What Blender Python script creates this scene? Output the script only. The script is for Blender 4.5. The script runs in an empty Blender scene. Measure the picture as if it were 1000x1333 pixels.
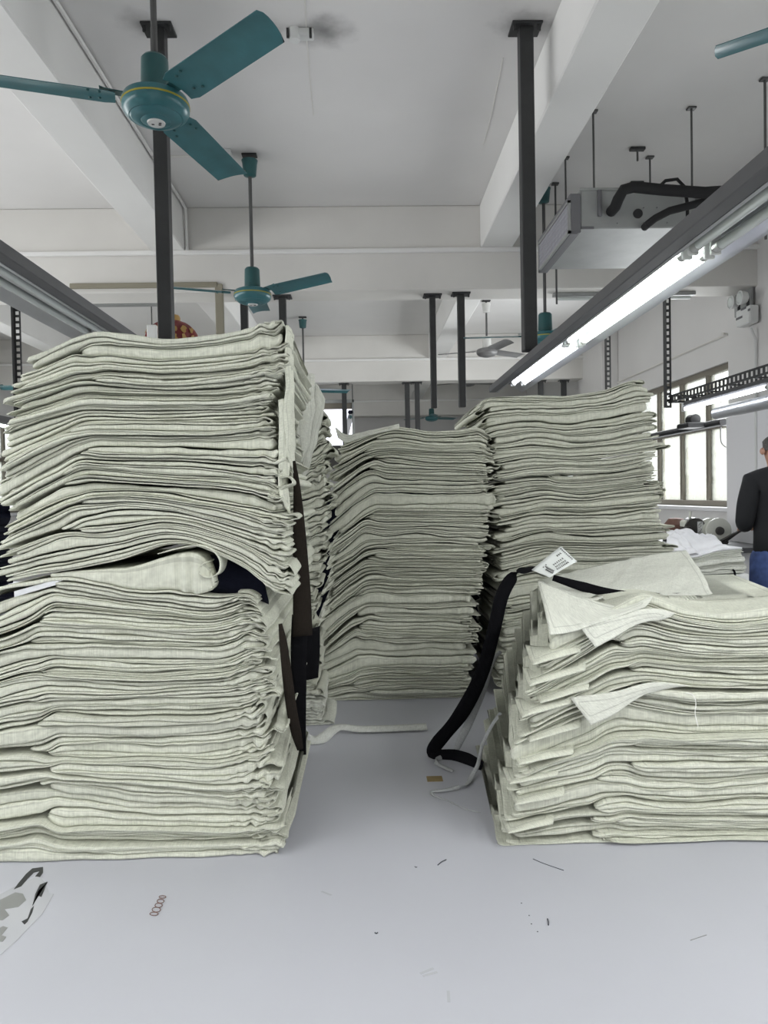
import bpy, math, random
import numpy as np
from mathutils import Vector, Matrix
PI = math.pi
random.seed(7)
RS = np.random.RandomState(11)
sc = bpy.context.scene
COL = sc.collection

# ------------------------------------------------------------------ camera
CAM_Z = 1.34                      # camera height above the floor
TABLE = 0.85                      # height of the cutting table
F = 960.0                         # focal length in pixels of a 1000 x 1333 frame
Yc = Vector(((475 - 500) / F, -(643 - 666.5) / F, -1)).normalized()   # room's long axis seen by the camera
roll = math.radians(1.1)
Zc = Vector((-math.sin(roll), math.cos(roll), 0)); Zc = (Zc - Yc * Zc.dot(Yc)).normalized()
Xc = Yc.cross(Zc)
ROT = Matrix((Xc, Yc, Zc))        # world from camera
cam_data = bpy.data.cameras.new('camera'); cam = bpy.data.objects.new('camera', cam_data); COL.objects.link(cam)
cam_data.sensor_fit = 'VERTICAL'; cam_data.sensor_height = 36.0; cam_data.lens = 36.0 * F / 1333.0
cam_data.clip_start = 0.02
cam.matrix_world = Matrix.Translation((0, 0, CAM_Z)) @ ROT.to_4x4()
sc.camera = cam

def at(u, v, d):
    """world point that stands at depth d (metres along the room) on the line of sight of a pixel"""
    r = ROT @ Vector(((u - 500) / F, -(v - 666.5) / F, -1))
    r *= d / r.y
    return Vector((r.x, r.y, r.z + CAM_Z))
def on_z(u, v, z):
    r = ROT @ Vector(((u - 500) / F, -(v - 666.5) / F, -1))
    r *= (z - CAM_Z) / r.z
    return Vector((r.x, r.y, z))

# ------------------------------------------------------------------ light and exposure
sc.view_settings.view_transform = 'Standard'; sc.view_settings.look = 'None'
sc.view_settings.gamma = 1.0; sc.view_settings.use_curve_mapping = False
sc.view_settings.exposure = 1.27
w = bpy.data.worlds.new('overcast_sky'); sc.world = w; w.use_nodes = True
w.node_tree.nodes['Background'].inputs[0].default_value = (0.93, 0.97, 1.0, 1)
w.node_tree.nodes['Background'].inputs[1].default_value = 1.2
def area(name, loc, target, sx, sy, power, col=(1, 1, 1)):
    l = bpy.data.lights.new(name, 'AREA'); l.shape = 'RECTANGLE'; l.size = sx; l.size_y = sy; l.energy = power; l.color = col
    o = bpy.data.objects.new(name, l); COL.objects.link(o); o.location = loc
    o.rotation_euler = (Vector(target) - Vector(loc)).to_track_quat('-Z', 'Y').to_euler()
    return o
# daylight coming in at the window bands of the right wall and the left wall
area('daylight_right_near', (3.36, 2.2, 1.95), (0, 2.2, 1.2), 4.2, 1.3, 10, (0.95, 0.98, 1.0))
area('daylight_right_far', (3.36, 8.0, 1.95), (0, 8.0, 1.3), 3.0, 1.3, 48, (0.95, 0.98, 1.0))
area('daylight_left', (-5.3, 4.0, 1.95), (0, 4.0, 1.3), 9.0, 1.3, 84, (0.97, 0.98, 1.0))
area('fill_light_rear', (0.2, -4.3, 2.0), (0, 1.0, 1.0), 5.0, 1.7, 7, (0.97, 0.98, 1.0))  # soft fill added for the stack fronts; the rear wall has no window

# ------------------------------------------------------------------ materials
def nodes(name):
    m = bpy.data.materials.new(name); m.use_nodes = True
    nt = m.node_tree; b = nt.nodes['Principled BSDF']
    return m, nt, b
def plain(name, col, rough=0.6, metal=0.0, var=0.0, scale=8.0, bump=0.0, bscale=200.0, emit=None, es=0.0, spec=None):
    m, nt, b = nodes(name)
    b.inputs['Base Color'].default_value = (*col, 1); b.inputs['Roughness'].default_value = rough; b.inputs['Metallic'].default_value = metal
    if spec is not None: b.inputs['Specular IOR Level'].default_value = spec
    if var or bump:
        tc = nt.nodes.new('ShaderNodeTexCoord')
    if var:
        n = nt.nodes.new('ShaderNodeTexNoise'); n.inputs['Scale'].default_value = scale; n.inputs['Detail'].default_value = 5
        nt.links.new(tc.outputs['Object'], n.inputs['Vector'])
        r = nt.nodes.new('ShaderNodeValToRGB')
        r.color_ramp.elements[0].position = 0.3; r.color_ramp.elements[1].position = 0.7
        r.color_ramp.elements[0].color = (*[c * (1 - var) for c in col], 1); r.color_ramp.elements[1].color = (*[min(1, c * (1 + var)) for c in col], 1)
        nt.links.new(n.outputs['Fac'], r.inputs[0]); nt.links.new(r.outputs[0], b.inputs['Base Color'])
    if bump:
        n2 = nt.nodes.new('ShaderNodeTexNoise'); n2.inputs['Scale'].default_value = bscale; n2.inputs['Detail'].default_value = 3
        nt.links.new(tc.outputs['Object'], n2.inputs['Vector'])
        bp = nt.nodes.new('ShaderNodeBump'); bp.inputs['Strength'].default_value = bump; bp.inputs['Distance'].default_value = 0.002
        nt.links.new(n2.outputs['Fac'], bp.inputs['Height']); nt.links.new(bp.outputs[0], b.inputs['Normal'])
    if emit:
        b.inputs['Emission Color'].default_value = (*emit, 1); b.inputs['Emission Strength'].default_value = es
    return m
def cloth(name, col, streak=0.24, stitch=True):
    m, nt, b = nodes(name); L = nt.links.new
    b.inputs['Roughness'].default_value = 0.95; b.inputs['Specular IOR Level'].default_value = 0.12
    uv = nt.nodes.new('ShaderNodeUVMap'); uv.uv_map = 'UVMap'
    def noise(sx, sy, detail):
        mp = nt.nodes.new('ShaderNodeMapping'); mp.inputs['Scale'].default_value = (sx, sy, 1)
        L(uv.outputs[0], mp.inputs['Vector'])
        n = nt.nodes.new('ShaderNodeTexNoise'); n.inputs['Scale'].default_value = 1.0; n.inputs['Detail'].default_value = detail
        L(mp.outputs[0], n.inputs['Vector']); return n
    a = noise(90, 900, 2); c = noise(900, 120, 2); f = noise(14, 30, 3)
    mx = nt.nodes.new('ShaderNodeMath'); mx.operation = 'ADD'; L(a.outputs['Fac'], mx.inputs[0]); L(c.outputs['Fac'], mx.inputs[1])
    m2 = nt.nodes.new('ShaderNodeMath'); m2.operation = 'MULTIPLY_ADD'; L(f.outputs['Fac'], m2.inputs[0]); m2.inputs[1].default_value = 0.45; L(mx.outputs[0], m2.inputs[2])
    mr = nt.nodes.new('ShaderNodeMapRange'); L(m2.outputs[0], mr.inputs['Value'])
    mr.inputs['From Min'].default_value = 0.85; mr.inputs['From Max'].default_value = 1.6
    mr.inputs['To Min'].default_value = 1 - streak; mr.inputs['To Max'].default_value = 1 + streak * 0.7
    oi = nt.nodes.new('ShaderNodeObjectInfo')
    orr = nt.nodes.new('ShaderNodeMapRange'); L(oi.outputs['Random'], orr.inputs['Value']); orr.inputs['To Min'].default_value = 0.93; orr.inputs['To Max'].default_value = 1.05
    mm = nt.nodes.new('ShaderNodeMath'); mm.operation = 'MULTIPLY'; L(mr.outputs[0], mm.inputs[0]); L(orr.outputs[0], mm.inputs[1])
    last = mm
    if stitch:
        at_ = nt.nodes.new('ShaderNodeAttribute'); at_.attribute_name = 'edge'
        s1 = nt.nodes.new('ShaderNodeMath'); s1.operation = 'COMPARE'; L(at_.outputs['Fac'], s1.inputs[0]); s1.inputs[1].default_value = 0.0055; s1.inputs[2].default_value = 0.0004
        s2 = nt.nodes.new('ShaderNodeMath'); s2.operation = 'MULTIPLY_ADD'; L(s1.outputs[0], s2.inputs[0]); s2.inputs[1].default_value = -0.22; s2.inputs[2].default_value = 1.0
        m3 = nt.nodes.new('ShaderNodeMath'); m3.operation = 'MULTIPLY'; L(mm.outputs[0], m3.inputs[0]); L(s2.outputs[0], m3.inputs[1]); last = m3
    vm = nt.nodes.new('ShaderNodeVectorMath'); vm.operation = 'SCALE'; vm.inputs[0].default_value = col; L(last.outputs[0], vm.inputs['Scale'])
    L(vm.outputs[0], b.inputs['Base Color'])
    bp = nt.nodes.new('ShaderNodeBump'); bp.inputs['Strength'].default_value = 0.35; bp.inputs['Distance'].default_value = 0.0012
    L(mx.outputs[0], bp.inputs['Height'])
    bp2 = nt.nodes.new('ShaderNodeBump'); bp2.inputs['Strength'].default_value = 0.35; bp2.inputs['Distance'].default_value = 0.004
    g = noise(45, 70, 3); L(g.outputs['Fac'], bp2.inputs['Height']); L(bp.outputs[0], bp2.inputs['Normal'])
    L(bp2.outputs[0], b.inputs['Normal'])
    return m
M = {}
M['cloth'] = cloth('sage_cloth', (0.60, 0.61, 0.528))
M['cloth_pale'] = cloth('pale_sage_cloth', (0.655, 0.665, 0.605))
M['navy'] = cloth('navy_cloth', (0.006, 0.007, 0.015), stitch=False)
M['black'] = cloth('black_ribbon', (0.006, 0.006, 0.008), stitch=False)
M['brown'] = cloth('brown_black_ribbon', (0.020, 0.016, 0.013), stitch=False)
M['grey_ribbon'] = cloth('grey_ribbon', (0.40, 0.41, 0.42), stitch=False)
M['white_ribbon'] = cloth('white_ribbon', (0.62, 0.63, 0.60), stitch=False)
M['white_cloth'] = cloth('white_cloth', (0.78, 0.78, 0.80), streak=0.05, stitch=False)
def ceiling_mat():
    m, nt, b = nodes('aged_white_ceiling'); L = nt.links.new
    b.inputs['Roughness'].default_value = 0.9
    ge = nt.nodes.new('ShaderNodeNewGeometry')
    n = nt.nodes.new('ShaderNodeTexNoise'); n.inputs['Scale'].default_value = 1.3; n.inputs['Detail'].default_value = 5; L(ge.outputs['Position'], n.inputs['Vector'])
    mr = nt.nodes.new('ShaderNodeMapRange'); L(n.outputs['Fac'], mr.inputs['Value']); mr.inputs['From Min'].default_value = 0.3; mr.inputs['From Max'].default_value = 0.7; mr.inputs['To Min'].default_value = 0.96; mr.inputs['To Max'].default_value = 1.03
    last = mr.outputs[0]
    n2 = nt.nodes.new('ShaderNodeTexNoise'); n2.inputs['Scale'].default_value = 9; n2.inputs['Detail'].default_value = 4; L(ge.outputs['Position'], n2.inputs['Vector'])
    for (x, y, rx, ry, k) in ((-0.17, 3.72, 0.20, 0.16, 0.62), (-0.42, 3.70, 0.10, 0.10, 0.45), (0.81, 3.66, 0.17, 0.15, 0.55), (-1.04, 3.66, 0.13, 0.13, 0.4), (-0.76, 5.02, 0.16, 0.16, 0.35), (-0.35, 7.6, 0.5, 0.3, 0.4)):
        s = nt.nodes.new('ShaderNodeVectorMath'); s.operation = 'SUBTRACT'; L(ge.outputs['Position'], s.inputs[0]); s.inputs[1].default_value = (x, y, CAM_Z + 2.30)
        d = nt.nodes.new('ShaderNodeVectorMath'); d.operation = 'DIVIDE'; L(s.outputs[0], d.inputs[0]); d.inputs[1].default_value = (rx, ry, 1)
        ln = nt.nodes.new('ShaderNodeVectorMath'); ln.operation = 'LENGTH'; L(d.outputs[0], ln.inputs[0])
        ad = nt.nodes.new('ShaderNodeMath'); ad.operation = 'MULTIPLY_ADD'; L(n2.outputs['Fac'], ad.inputs[0]); ad.inputs[1].default_value = 1.1; L(ln.outputs['Value'], ad.inputs[2])
        q = nt.nodes.new('ShaderNodeMapRange'); q.interpolation_type = 'SMOOTHSTEP'; L(ad.outputs[0], q.inputs['Value']); q.inputs['From Min'].default_value = 0.45; q.inputs['From Max'].default_value = 1.6; q.inputs['To Min'].default_value = 1 - k; q.inputs['To Max'].default_value = 1
        mu = nt.nodes.new('ShaderNodeMath'); mu.operation = 'MULTIPLY'; L(last, mu.inputs[0]); L(q.outputs[0], mu.inputs[1]); last = mu.outputs[0]
    vm = nt.nodes.new('ShaderNodeVectorMath'); vm.operation = 'SCALE'; vm.inputs[0].default_value = (0.74, 0.73, 0.72); L(last, vm.inputs['Scale']); L(vm.outputs[0], b.inputs['Base Color'])
    return m
M['ceiling'] = ceiling_mat()
M['beam'] = plain('beam_paint', (0.80, 0.795, 0.78), 0.85, var=0.03, scale=1.5)
M['beam_old'] = plain('beam_face_paint', (0.70, 0.685, 0.655), 0.85, var=0.05, scale=1.7)
M['wall'] = plain('wall_paint', (0.70, 0.69, 0.68), 0.9, var=0.03, scale=1.2)
M['white_paint'] = plain('white_pier_paint', (0.72, 0.72, 0.74), 0.8)
M['floor'] = plain('grey_floor', (0.26, 0.26, 0.25), 0.5, var=0.1, scale=2.0)
M['laminate'] = plain('white_laminate', (0.465, 0.47, 0.52), 0.42, var=0.025, scale=5.0, spec=0.4)
M['dark_steel'] = plain('dark_painted_steel', (0.030, 0.031, 0.032), 0.5, var=0.1, scale=20)
M['rail'] = plain('grey_painted_rail', (0.085, 0.086, 0.090), 0.5, var=0.06, scale=15)
M['reflector'] = plain('brushed_reflector', (0.55, 0.56, 0.58), 0.28, metal=0.85, var=0.1, scale=4)
M['galv'] = plain('galvanised_sheet', (0.33, 0.34, 0.335), 0.5, metal=0.35, var=0.08, scale=6)
M['galv_dark'] = plain('dark_galvanised_sheet', (0.16, 0.16, 0.17), 0.5, metal=0.3)
M['grille'] = plain('filter_mesh', (0.40, 0.40, 0.44), 0.7)
M['black_rubber'] = plain('black_foam_pipe', (0.008, 0.008, 0.009), 0.8)
M['teal'] = plain('teal_enamel', (0.040, 0.150, 0.170), 0.28, var=0.12, scale=12)
M['teal_dark'] = plain('dark_teal_enamel', (0.022, 0.095, 0.098), 0.35, var=0.1, scale=12)
M['grey_fan'] = plain('grey_enamel', (0.16, 0.16, 0.16), 0.4)
M['fan_white'] = plain('off_white_enamel', (0.6, 0.6, 0.58), 0.4)
M['yellow'] = plain('yellow_band', (0.38, 0.33, 0.045), 0.4)
M['white_plastic'] = plain('white_plastic', (0.70, 0.71, 0.70), 0.45)
M['badge'] = plain('badge_white', (0.66, 0.66, 0.64), 0.4)
M['ink'] = plain('black_ink', (0.02, 0.02, 0.022), 0.6)
M['paper'] = plain('white_paper', (0.78, 0.81, 0.80), 0.8)
M['rod'] = plain('grey_rod', (0.10, 0.10, 0.10), 0.5, metal=0.3)
M['tube_lit'] = plain('lit_tube', (0.9, 0.95, 0.9), 0.4, emit=(0.92, 1.0, 0.93), es=6.0)
M['tube_lit_cool'] = plain('lit_cool_tube', (0.9, 0.9, 0.95), 0.4, emit=(0.88, 0.92, 1.0), es=6.0)
M['tube_off'] = plain('unlit_tube', (0.62, 0.66, 0.64), 0.2)
M['cap_metal'] = plain('tube_cap_metal', (0.5, 0.5, 0.48), 0.3, metal=0.8)
M['lantern_red'] = plain('red_lantern_silk', (0.15, 0.014, 0.015), 0.6, var=0.3, scale=14)
M['lantern_gold'] = plain('gold_print', (0.33, 0.20, 0.06), 0.5)
M['frame'] = plain('bronze_window_frame', (0.21, 0.19, 0.155), 0.5)
M['olive'] = plain('olive_pipe_paint', (0.27, 0.25, 0.19), 0.7)
M['frame_light'] = plain('cream_frame_edge', (0.62, 0.55, 0.42), 0.6)
M['outside'] = plain('neighbour_render', (0.80, 0.76, 0.68), 0.9, var=0.12, scale=2.0)
M['skin'] = plain('skin', (0.42, 0.23, 0.16), 0.5)
M['hair'] = plain('short_grey_hair', (0.10, 0.095, 0.09), 0.8, var=0.4, scale=120)
M['sweater'] = plain('black_knit', (0.0045, 0.005, 0.007), 0.85, bump=0.3, bscale=160)
M['jeans'] = plain('blue_denim', (0.055, 0.09, 0.24), 0.85, var=0.25, scale=22, bump=0.2)
M['kraft'] = plain('brown_tape', (0.26, 0.19, 0.085), 0.5, var=0.15, scale=60)
M['scuff_dark'] = plain('dark_adhesive', (0.030, 0.032, 0.034), 0.5)
M['scuff_grey'] = plain('grey_adhesive', (0.24, 0.245, 0.24), 0.6)
M['film'] = plain('torn_clear_tape', (0.47, 0.475, 0.51), 0.16)
M['thread'] = plain('dark_thread', (0.06, 0.065, 0.08), 0.9)
M['thread_white'] = plain('white_thread', (0.75, 0.75, 0.72), 0.9)
M['machine'] = plain('machine_enamel', (0.55, 0.56, 0.50), 0.4)
M['machine_dark'] = plain('machine_dark_metal', (0.05, 0.048, 0.045), 0.4, metal=0.4)
M['rust'] = plain('rust_brown', (0.14, 0.07, 0.05), 0.7)
M['light_panel'] = plain('lit_panel', (0.9, 0.9, 1.0), 0.4, emit=(0.86, 0.88, 1.0), es=0.9)
M['foil'] = plain('foil_duct', (0.42, 0.43, 0.44), 0.35, metal=0.7, bump=0.9, bscale=60)
def glass_mat():
    m, nt, b = nodes('dusty_window_glass'); L = nt.links.new
    out = nt.nodes['Material Output']
    tr = nt.nodes.new('ShaderNodeBsdfTransparent'); tr.inputs[0].default_value = (0.93, 0.95, 0.94, 1)
    df = nt.nodes.new('ShaderNodeBsdfTranslucent'); df.inputs[0].default_value = (0.80, 0.82, 0.80, 1)
    gl = nt.nodes.new('ShaderNodeBsdfGlossy'); gl.inputs['Roughness'].default_value = 0.02
    tc = nt.nodes.new('ShaderNodeTexCoord'); n = nt.nodes.new('ShaderNodeTexNoise'); n.inputs['Scale'].default_value = 5; n.inputs['Detail'].default_value = 6
    L(tc.outputs['Object'], n.inputs['Vector'])
    mr = nt.nodes.new('ShaderNodeMapRange'); L(n.outputs['Fac'], mr.inputs['Value']); mr.inputs['From Min'].default_value = 0.35; mr.inputs['From Max'].default_value = 0.7
    mr.inputs['To Min'].default_value = 0.15; mr.inputs['To Max'].default_value = 0.6
    m1 = nt.nodes.new('ShaderNodeMixShader'); L(mr.outputs[0], m1.inputs[0]); L(tr.outputs[0], m1.inputs[1]); L(df.outputs[0], m1.inputs[2])
    m2 = nt.nodes.new('ShaderNodeMixShader'); m2.inputs[0].default_value = 0.10; L(m1.outputs[0], m2.inputs[1]); L(gl.outputs[0], m2.inputs[2])
    L(m2.outputs[0], out.inputs['Surface'])
    return m
M['glass'] = glass_mat()

# ------------------------------------------------------------------ object helpers
ORIG = {}
def link_mesh(name, verts, faces, mat, parent=None, loc=None, smooth=None, mats=None, fm=None):
    """one mesh object from world coordinates; a child is stored relative to its thing's base"""
    v = np.array(verts, dtype=float).reshape(-1, 3)
    if parent is not None: o0 = ORIG[parent]
    elif loc is not None: o0 = np.array(loc, float)
    else:
        o0 = np.array([(v[:, 0].min() + v[:, 0].max()) / 2, (v[:, 1].min() + v[:, 1].max()) / 2, v[:, 2].min()])
    me = bpy.data.meshes.new(name); me.from_pydata((v - o0).tolist(), [], faces)
    me.materials.append(M[mat] if isinstance(mat, str) else mat)
    for x in (mats or []): me.materials.append(M[x])
    if fm is not None: me.polygons.foreach_set('material_index', fm)
    me.update()
    o = bpy.data.objects.new(name, me); COL.objects.link(o)
    if smooth is not None:
        me.polygons.foreach_set('use_smooth', [True] * len(me.polygons))
        if smooth < 3.1: me.set_sharp_from_angle(angle=smooth)
    if parent is not None: o.parent = parent
    else: o.location = o0
    ORIG[o] = o0
    return o
def tag(o, label=None, cat=None, group=None, kind=None):
    if label: o['label'] = label
    if cat: o['category'] = cat
    if group: o['group'] = group
    if kind: o['kind'] = kind
    return o
def thing(name, loc, label, cat, group=None):
    o = bpy.data.objects.new(name, None); COL.objects.link(o); o.location = loc; o.empty_display_size = 0.05
    ORIG[o] = np.array(loc, float)
    return tag(o, label, cat, group)

class MB:
    def __init__(s): s.v = []; s.f = []
    def add(s, v, f):
        n = len(s.v); s.v += [tuple(p) for p in v]; s.f += [tuple(i + n for i in q) for q in f]; return s
    def box(s, a, b, bev=0.0, rot=None, about=None):
        """box between two corners, chamfered by bev"""
        a0 = np.array(a, float); b0 = np.array(b, float)
        lo = np.minimum(a0, b0); hi = np.maximum(a0, b0)
        if bev <= 0:
            v = [(x, y, z) for x in (lo[0], hi[0]) for y in (lo[1], hi[1]) for z in (lo[2], hi[2])]
            f = [(0, 1, 3, 2), (4, 6, 7, 5), (0, 4, 5, 1), (2, 3, 7, 6), (0, 2, 6, 4), (1, 5, 7, 3)]
        else:
            bev = min(bev, 0.45 * float((hi - lo).min()))
            v = []; ix = {}
            for sx in (0, 1):
                for sy in (0, 1):
                    for sz in (0, 1):
                        c = np.array([(lo, hi)[sx][0], (lo, hi)[sy][1], (lo, hi)[sz][2]])
                        d = np.array([(1, -1)[sx], (1, -1)[sy], (1, -1)[sz]]) * bev
                        for ax in range(3):
                            p = c.copy()
                            for k in range(3):
                                if k != ax: p[k] += d[k]
                            ix[(sx, sy, sz, ax)] = len(v); v.append(tuple(p))
            f = []
            for ax in range(3):
                o1, o2 = [(1, 2), (2, 0), (0, 1)][ax]
                for s_ in (0, 1):
                    q = []
                    for (p1, p2) in ((0, 0), (1, 0), (1, 1), (0, 1)):
                        k = [0, 0, 0]; k[ax] = s_; k[o1] = p1; k[o2] = p2
                        q.append(ix[(*k, ax)])
                    f.append(tuple(q) if s_ else tuple(q[::-1]))
            for ax in range(3):
                o1, o2 = [(1, 2), (2, 0), (0, 1)][ax]
                for p1 in (0, 1):
                    for p2 in (0, 1):
                        k0 = [0, 0, 0]; k1 = [0, 0, 0]; k0[o1] = k1[o1] = p1; k0[o2] = k1[o2] = p2; k1[ax] = 1
                        q = [ix[(*k0, o1)], ix[(*k1, o1)], ix[(*k1, o2)], ix[(*k0, o2)]]
                        f.append(tuple(q) if (p1 ^ p2) else tuple(q[::-1]))
            for sx in (0, 1):
                for sy in (0, 1):
                    for sz in (0, 1):
                        q = [ix[(sx, sy, sz, a_)] for a_ in range(3)]
                        f.append(tuple(q) if (sx ^ sy ^ sz) else tuple(q[::-1]))
        if rot is not None:
            c = Vector(about) if about is not None else Vector((lo + hi) / 2)
            v = [tuple(rot @ (Vector(p) - c) + c) for p in v]
        return s.add(v, f)
    def tube(s, pts, r, n=10, cap=True):
        pts = [Vector(p) for p in pts]; rr = r if isinstance(r, (list, tuple)) else [r] * len(pts)
        v = []; f = []; up = None
        for i, p in enumerate(pts):
            t = (pts[min(i + 1, len(pts) - 1)] - pts[max(i - 1, 0)]).normalized()
            if up is None:
                up = Vector((0, 0, 1)) if abs(t.z) < 0.9 else Vector((1, 0, 0))
            a = t.cross(up).normalized(); b = a.cross(t).normalized(); up = b
            for k in range(n):
                w_ = 2 * PI * k / n
                v.append(p + (a * math.cos(w_) + b * math.sin(w_)) * rr[i])
        for i in range(len(pts) - 1):
            for k in range(n):
                f.append((i * n + k, i * n + (k + 1) % n, (i + 1) * n + (k + 1) % n, (i + 1) * n + k))
        if cap: f.append(tuple(range(n))[::-1]); f.append(tuple((len(pts) - 1) * n + k for k in range(n)))
        return s.add(v, f)
    def lathe(s, prof, c, n=28, axis='z'):
        v = []; f = []
        for (r, h) in prof:
            for k in range(n):
                w_ = 2 * PI * k / n
                if axis == 'z': v.append((c[0] + r * math.cos(w_), c[1] + r * math.sin(w_), c[2] + h))
                elif axis == 'x': v.append((c[0] + h, c[1] + r * math.cos(w_), c[2] + r * math.sin(w_)))
                else: v.append((c[0] + r * math.sin(w_), c[1] + h, c[2] + r * math.cos(w_)))
        m = len(prof)
        for i in range(m - 1):
            for k in range(n): f.append((i * n + k, i * n + (k + 1) % n, (i + 1) * n + (k + 1) % n, (i + 1) * n + k))
        if prof[0][0] > 1e-6: f.append(tuple(range(n))[::-1])
        if prof[-1][0] > 1e-6: f.append(tuple((m - 1) * n + k for k in range(n)))
        return s.add(v, f)
    def prism(s, poly, vec):
        n = len(poly); vec = Vector(vec); P = [Vector(p) for p in poly]
        f = [tuple(range(n))[::-1], tuple(n + i for i in range(n))] + [(i, (i + 1) % n, n + (i + 1) % n, n + i) for i in range(n)]
        return s.add(P + [p + vec for p in P], f)
    def build(s, name, mat, parent=None, smooth=0.6, **k): return link_mesh(name, s.v, s.f, mat, parent, smooth=smooth, **k)
def struct(name, mb, mat, parent=None):
    o = mb.build(name, mat, parent)
    if parent is None: o['kind'] = 'structure'
    return o
ONES = ['', 'first', 'second', 'third', 'fourth', 'fifth', 'sixth', 'seventh', 'eighth', 'ninth', 'tenth', 'eleventh', 'twelfth', 'thirteenth', 'fourteenth', 'fifteenth', 'sixteenth', 'seventeenth', 'eighteenth', 'nineteenth']
TENS = {2: 'twent', 3: 'thirt', 4: 'fort', 5: 'fift', 6: 'sixt', 7: 'sevent'}
def ordinal(n):
    if n < 20: return ONES[n]
    t, o = divmod(n, 10)
    return TENS[t] + 'ieth' if o == 0 else TENS[t] + 'y-' + ONES[o]

# ------------------------------------------------------------------ room shell
CEIL = CAM_Z + 2.30
XL, XR = -5.4, 3.45
Y0, Y1 = -4.6, 17.2
struct('floor', MB().box((XL - 0.2, Y0 - 0.2, -0.1), (XR + 0.2, Y1 + 0.2, 0)), 'floor')
struct('ceiling', MB().box((XL - 0.2, Y0 - 0.2, CEIL), (XR + 0.2, Y1 + 0.2, CEIL + 0.15)), 'ceiling')
# right wall with real window openings
SILL, HEAD = CAM_Z - 0.19, CAM_Z + 1.19
def wall_with_openings(name, xa, xb, openings):
    mb = MB(); y = Y0 - 0.2
    for (a, b) in openings:
        mb.box((xa, y, 0), (xb, a, CEIL)); mb.box((xa, a, 0), (xb, b, SILL)); mb.box((xa, a, HEAD), (xb, b, CEIL)); y = b
    mb.box((xa, y, 0), (xb, Y1 + 0.2, CEIL))
    return struct(name, mb, 'wall')
RW = [(0.2, 4.3), (6.80, 9.3), (11.6, 14.2)]
LW = [(-0.4, 3.8), (4.4, 8.6), (10.0, 14.0)]
wall_with_openings('wall_right', XR, XR + 0.2, RW)
wall_with_openings('wall_left', XL - 0.2, XL, LW)
struct('wall_back', MB().box((XL, Y0 - 0.2, 0), (XR, Y0, CEIL)), 'wall')
struct('wall_front', MB().box((XL, Y1, 0), (XR, Y1 + 0.2, CEIL)), 'wall')
wn = 0
for side, ops in ((1, RW), (-1, LW)):
    for (a, b) in ops:
        wn += 1
        x = XR + 0.07 if side > 0 else XL - 0.07
        mb = MB(); n = max(4, int(round((b - a) / 0.625))); pw = (b - a) / n
        tr = SILL + 0.80
        for k in range(n + 1):
            y = a + k * pw
            mb.box((x - 0.03, y - 0.03, SILL), (x + 0.03, y + 0.03, HEAD), 0.004)
        for z in (SILL + 0.03, tr, HEAD - 0.03): mb.box((x - 0.035, a, z - 0.03), (x + 0.035, b, z + 0.03), 0.004)
        wob = mb.build('window_%d' % wn, 'frame'); wob['kind'] = 'structure'
        for k in range(n):
            for (z0, z1) in ((SILL + 0.06, tr - 0.03), (tr + 0.03, HEAD - 0.06)):
                y0_, y1_ = a + k * pw + 0.03, a + (k + 1) * pw - 0.03
                MB().box((x - 0.003, y0_, z0), (x + 0.003, y1_, z1)).build('pane', 'glass', wob)
                e = MB()     # cream inner bead round each pane
                e.box((x + side * 0.012, y0_, z0), (x + side * 0.03, y0_ + 0.022, z1)); e.box((x + side * 0.012, y1_ - 0.022, z0), (x + side * 0.03, y1_, z1))
                e.build('glazing_bead', 'frame_light', wob)
        sx = XR - 0.03 if side > 0 else XL + 0.03
        MB().box((sx - side * 0.02, a - 0.04, SILL - 0.045), (x - side * 0.03, b + 0.04, SILL), 0.006).build('window_sill', 'white_paint', wob)
# what stands outside the windows: the rendered wall of the neighbouring building
nb = MB().box((XR + 2.6, -3, -0.5), (XR + 2.9, 17, 3.15)).build('neighbour_building', 'outside'); nb['kind'] = 'structure'
nb2 = MB().box((XL - 3.2, -3, -0.5), (XL - 2.9, 17, 2.9)).build('neighbour_building', 'outside'); nb2['kind'] = 'structure'
# long beams and cross beams
BZ = CAM_Z + 1.955; CBZ = CAM_Z + 1.63
def beams():
    for i, yy in enumerate((5.95, 10.75, 15.5)):
        struct('trim_%d' % (i + 1), MB().box((XL, yy, CBZ), (XR, yy + 0.32, CEIL), 0.008), 'beam_old')
        struct('trim_%d' % (i + 11), MB().box((XL, yy - 0.035, BZ - 0.035), (XR, yy, BZ + 0.0), 0.006), 'beam')   # ledge along the face
    for i, (xa, xb) in enumerate(((-1.66, -1.39), (0.965, 1.225), (-4.2, -3.94))):
        for k, (ya, yb) in enumerate(((Y0, 5.95), (6.27, 10.75), (11.07, 15.5))):
            struct('trim_%d' % (20 + i * 5 + k), MB().box((xa, ya, BZ), (xb, yb, CEIL), 0.008), 'beam')
beams()
# piers of the right wall
for i, (ya, yb) in enumerate(((4.95, 6.45), (9.9, 11.1))):
    struct('trim_%d' % (40 + i), MB().box((3.22, ya, 0), (XR, yb, CEIL), 0.01), 'white_paint' if i == 9 else 'wall')
    struct('trim_%d' % (44 + i), MB().box((3.205, ya - 0.004, 0), (3.225, yb + 0.004, CAM_Z + 0.72), 0.004), 'white_paint')
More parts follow.
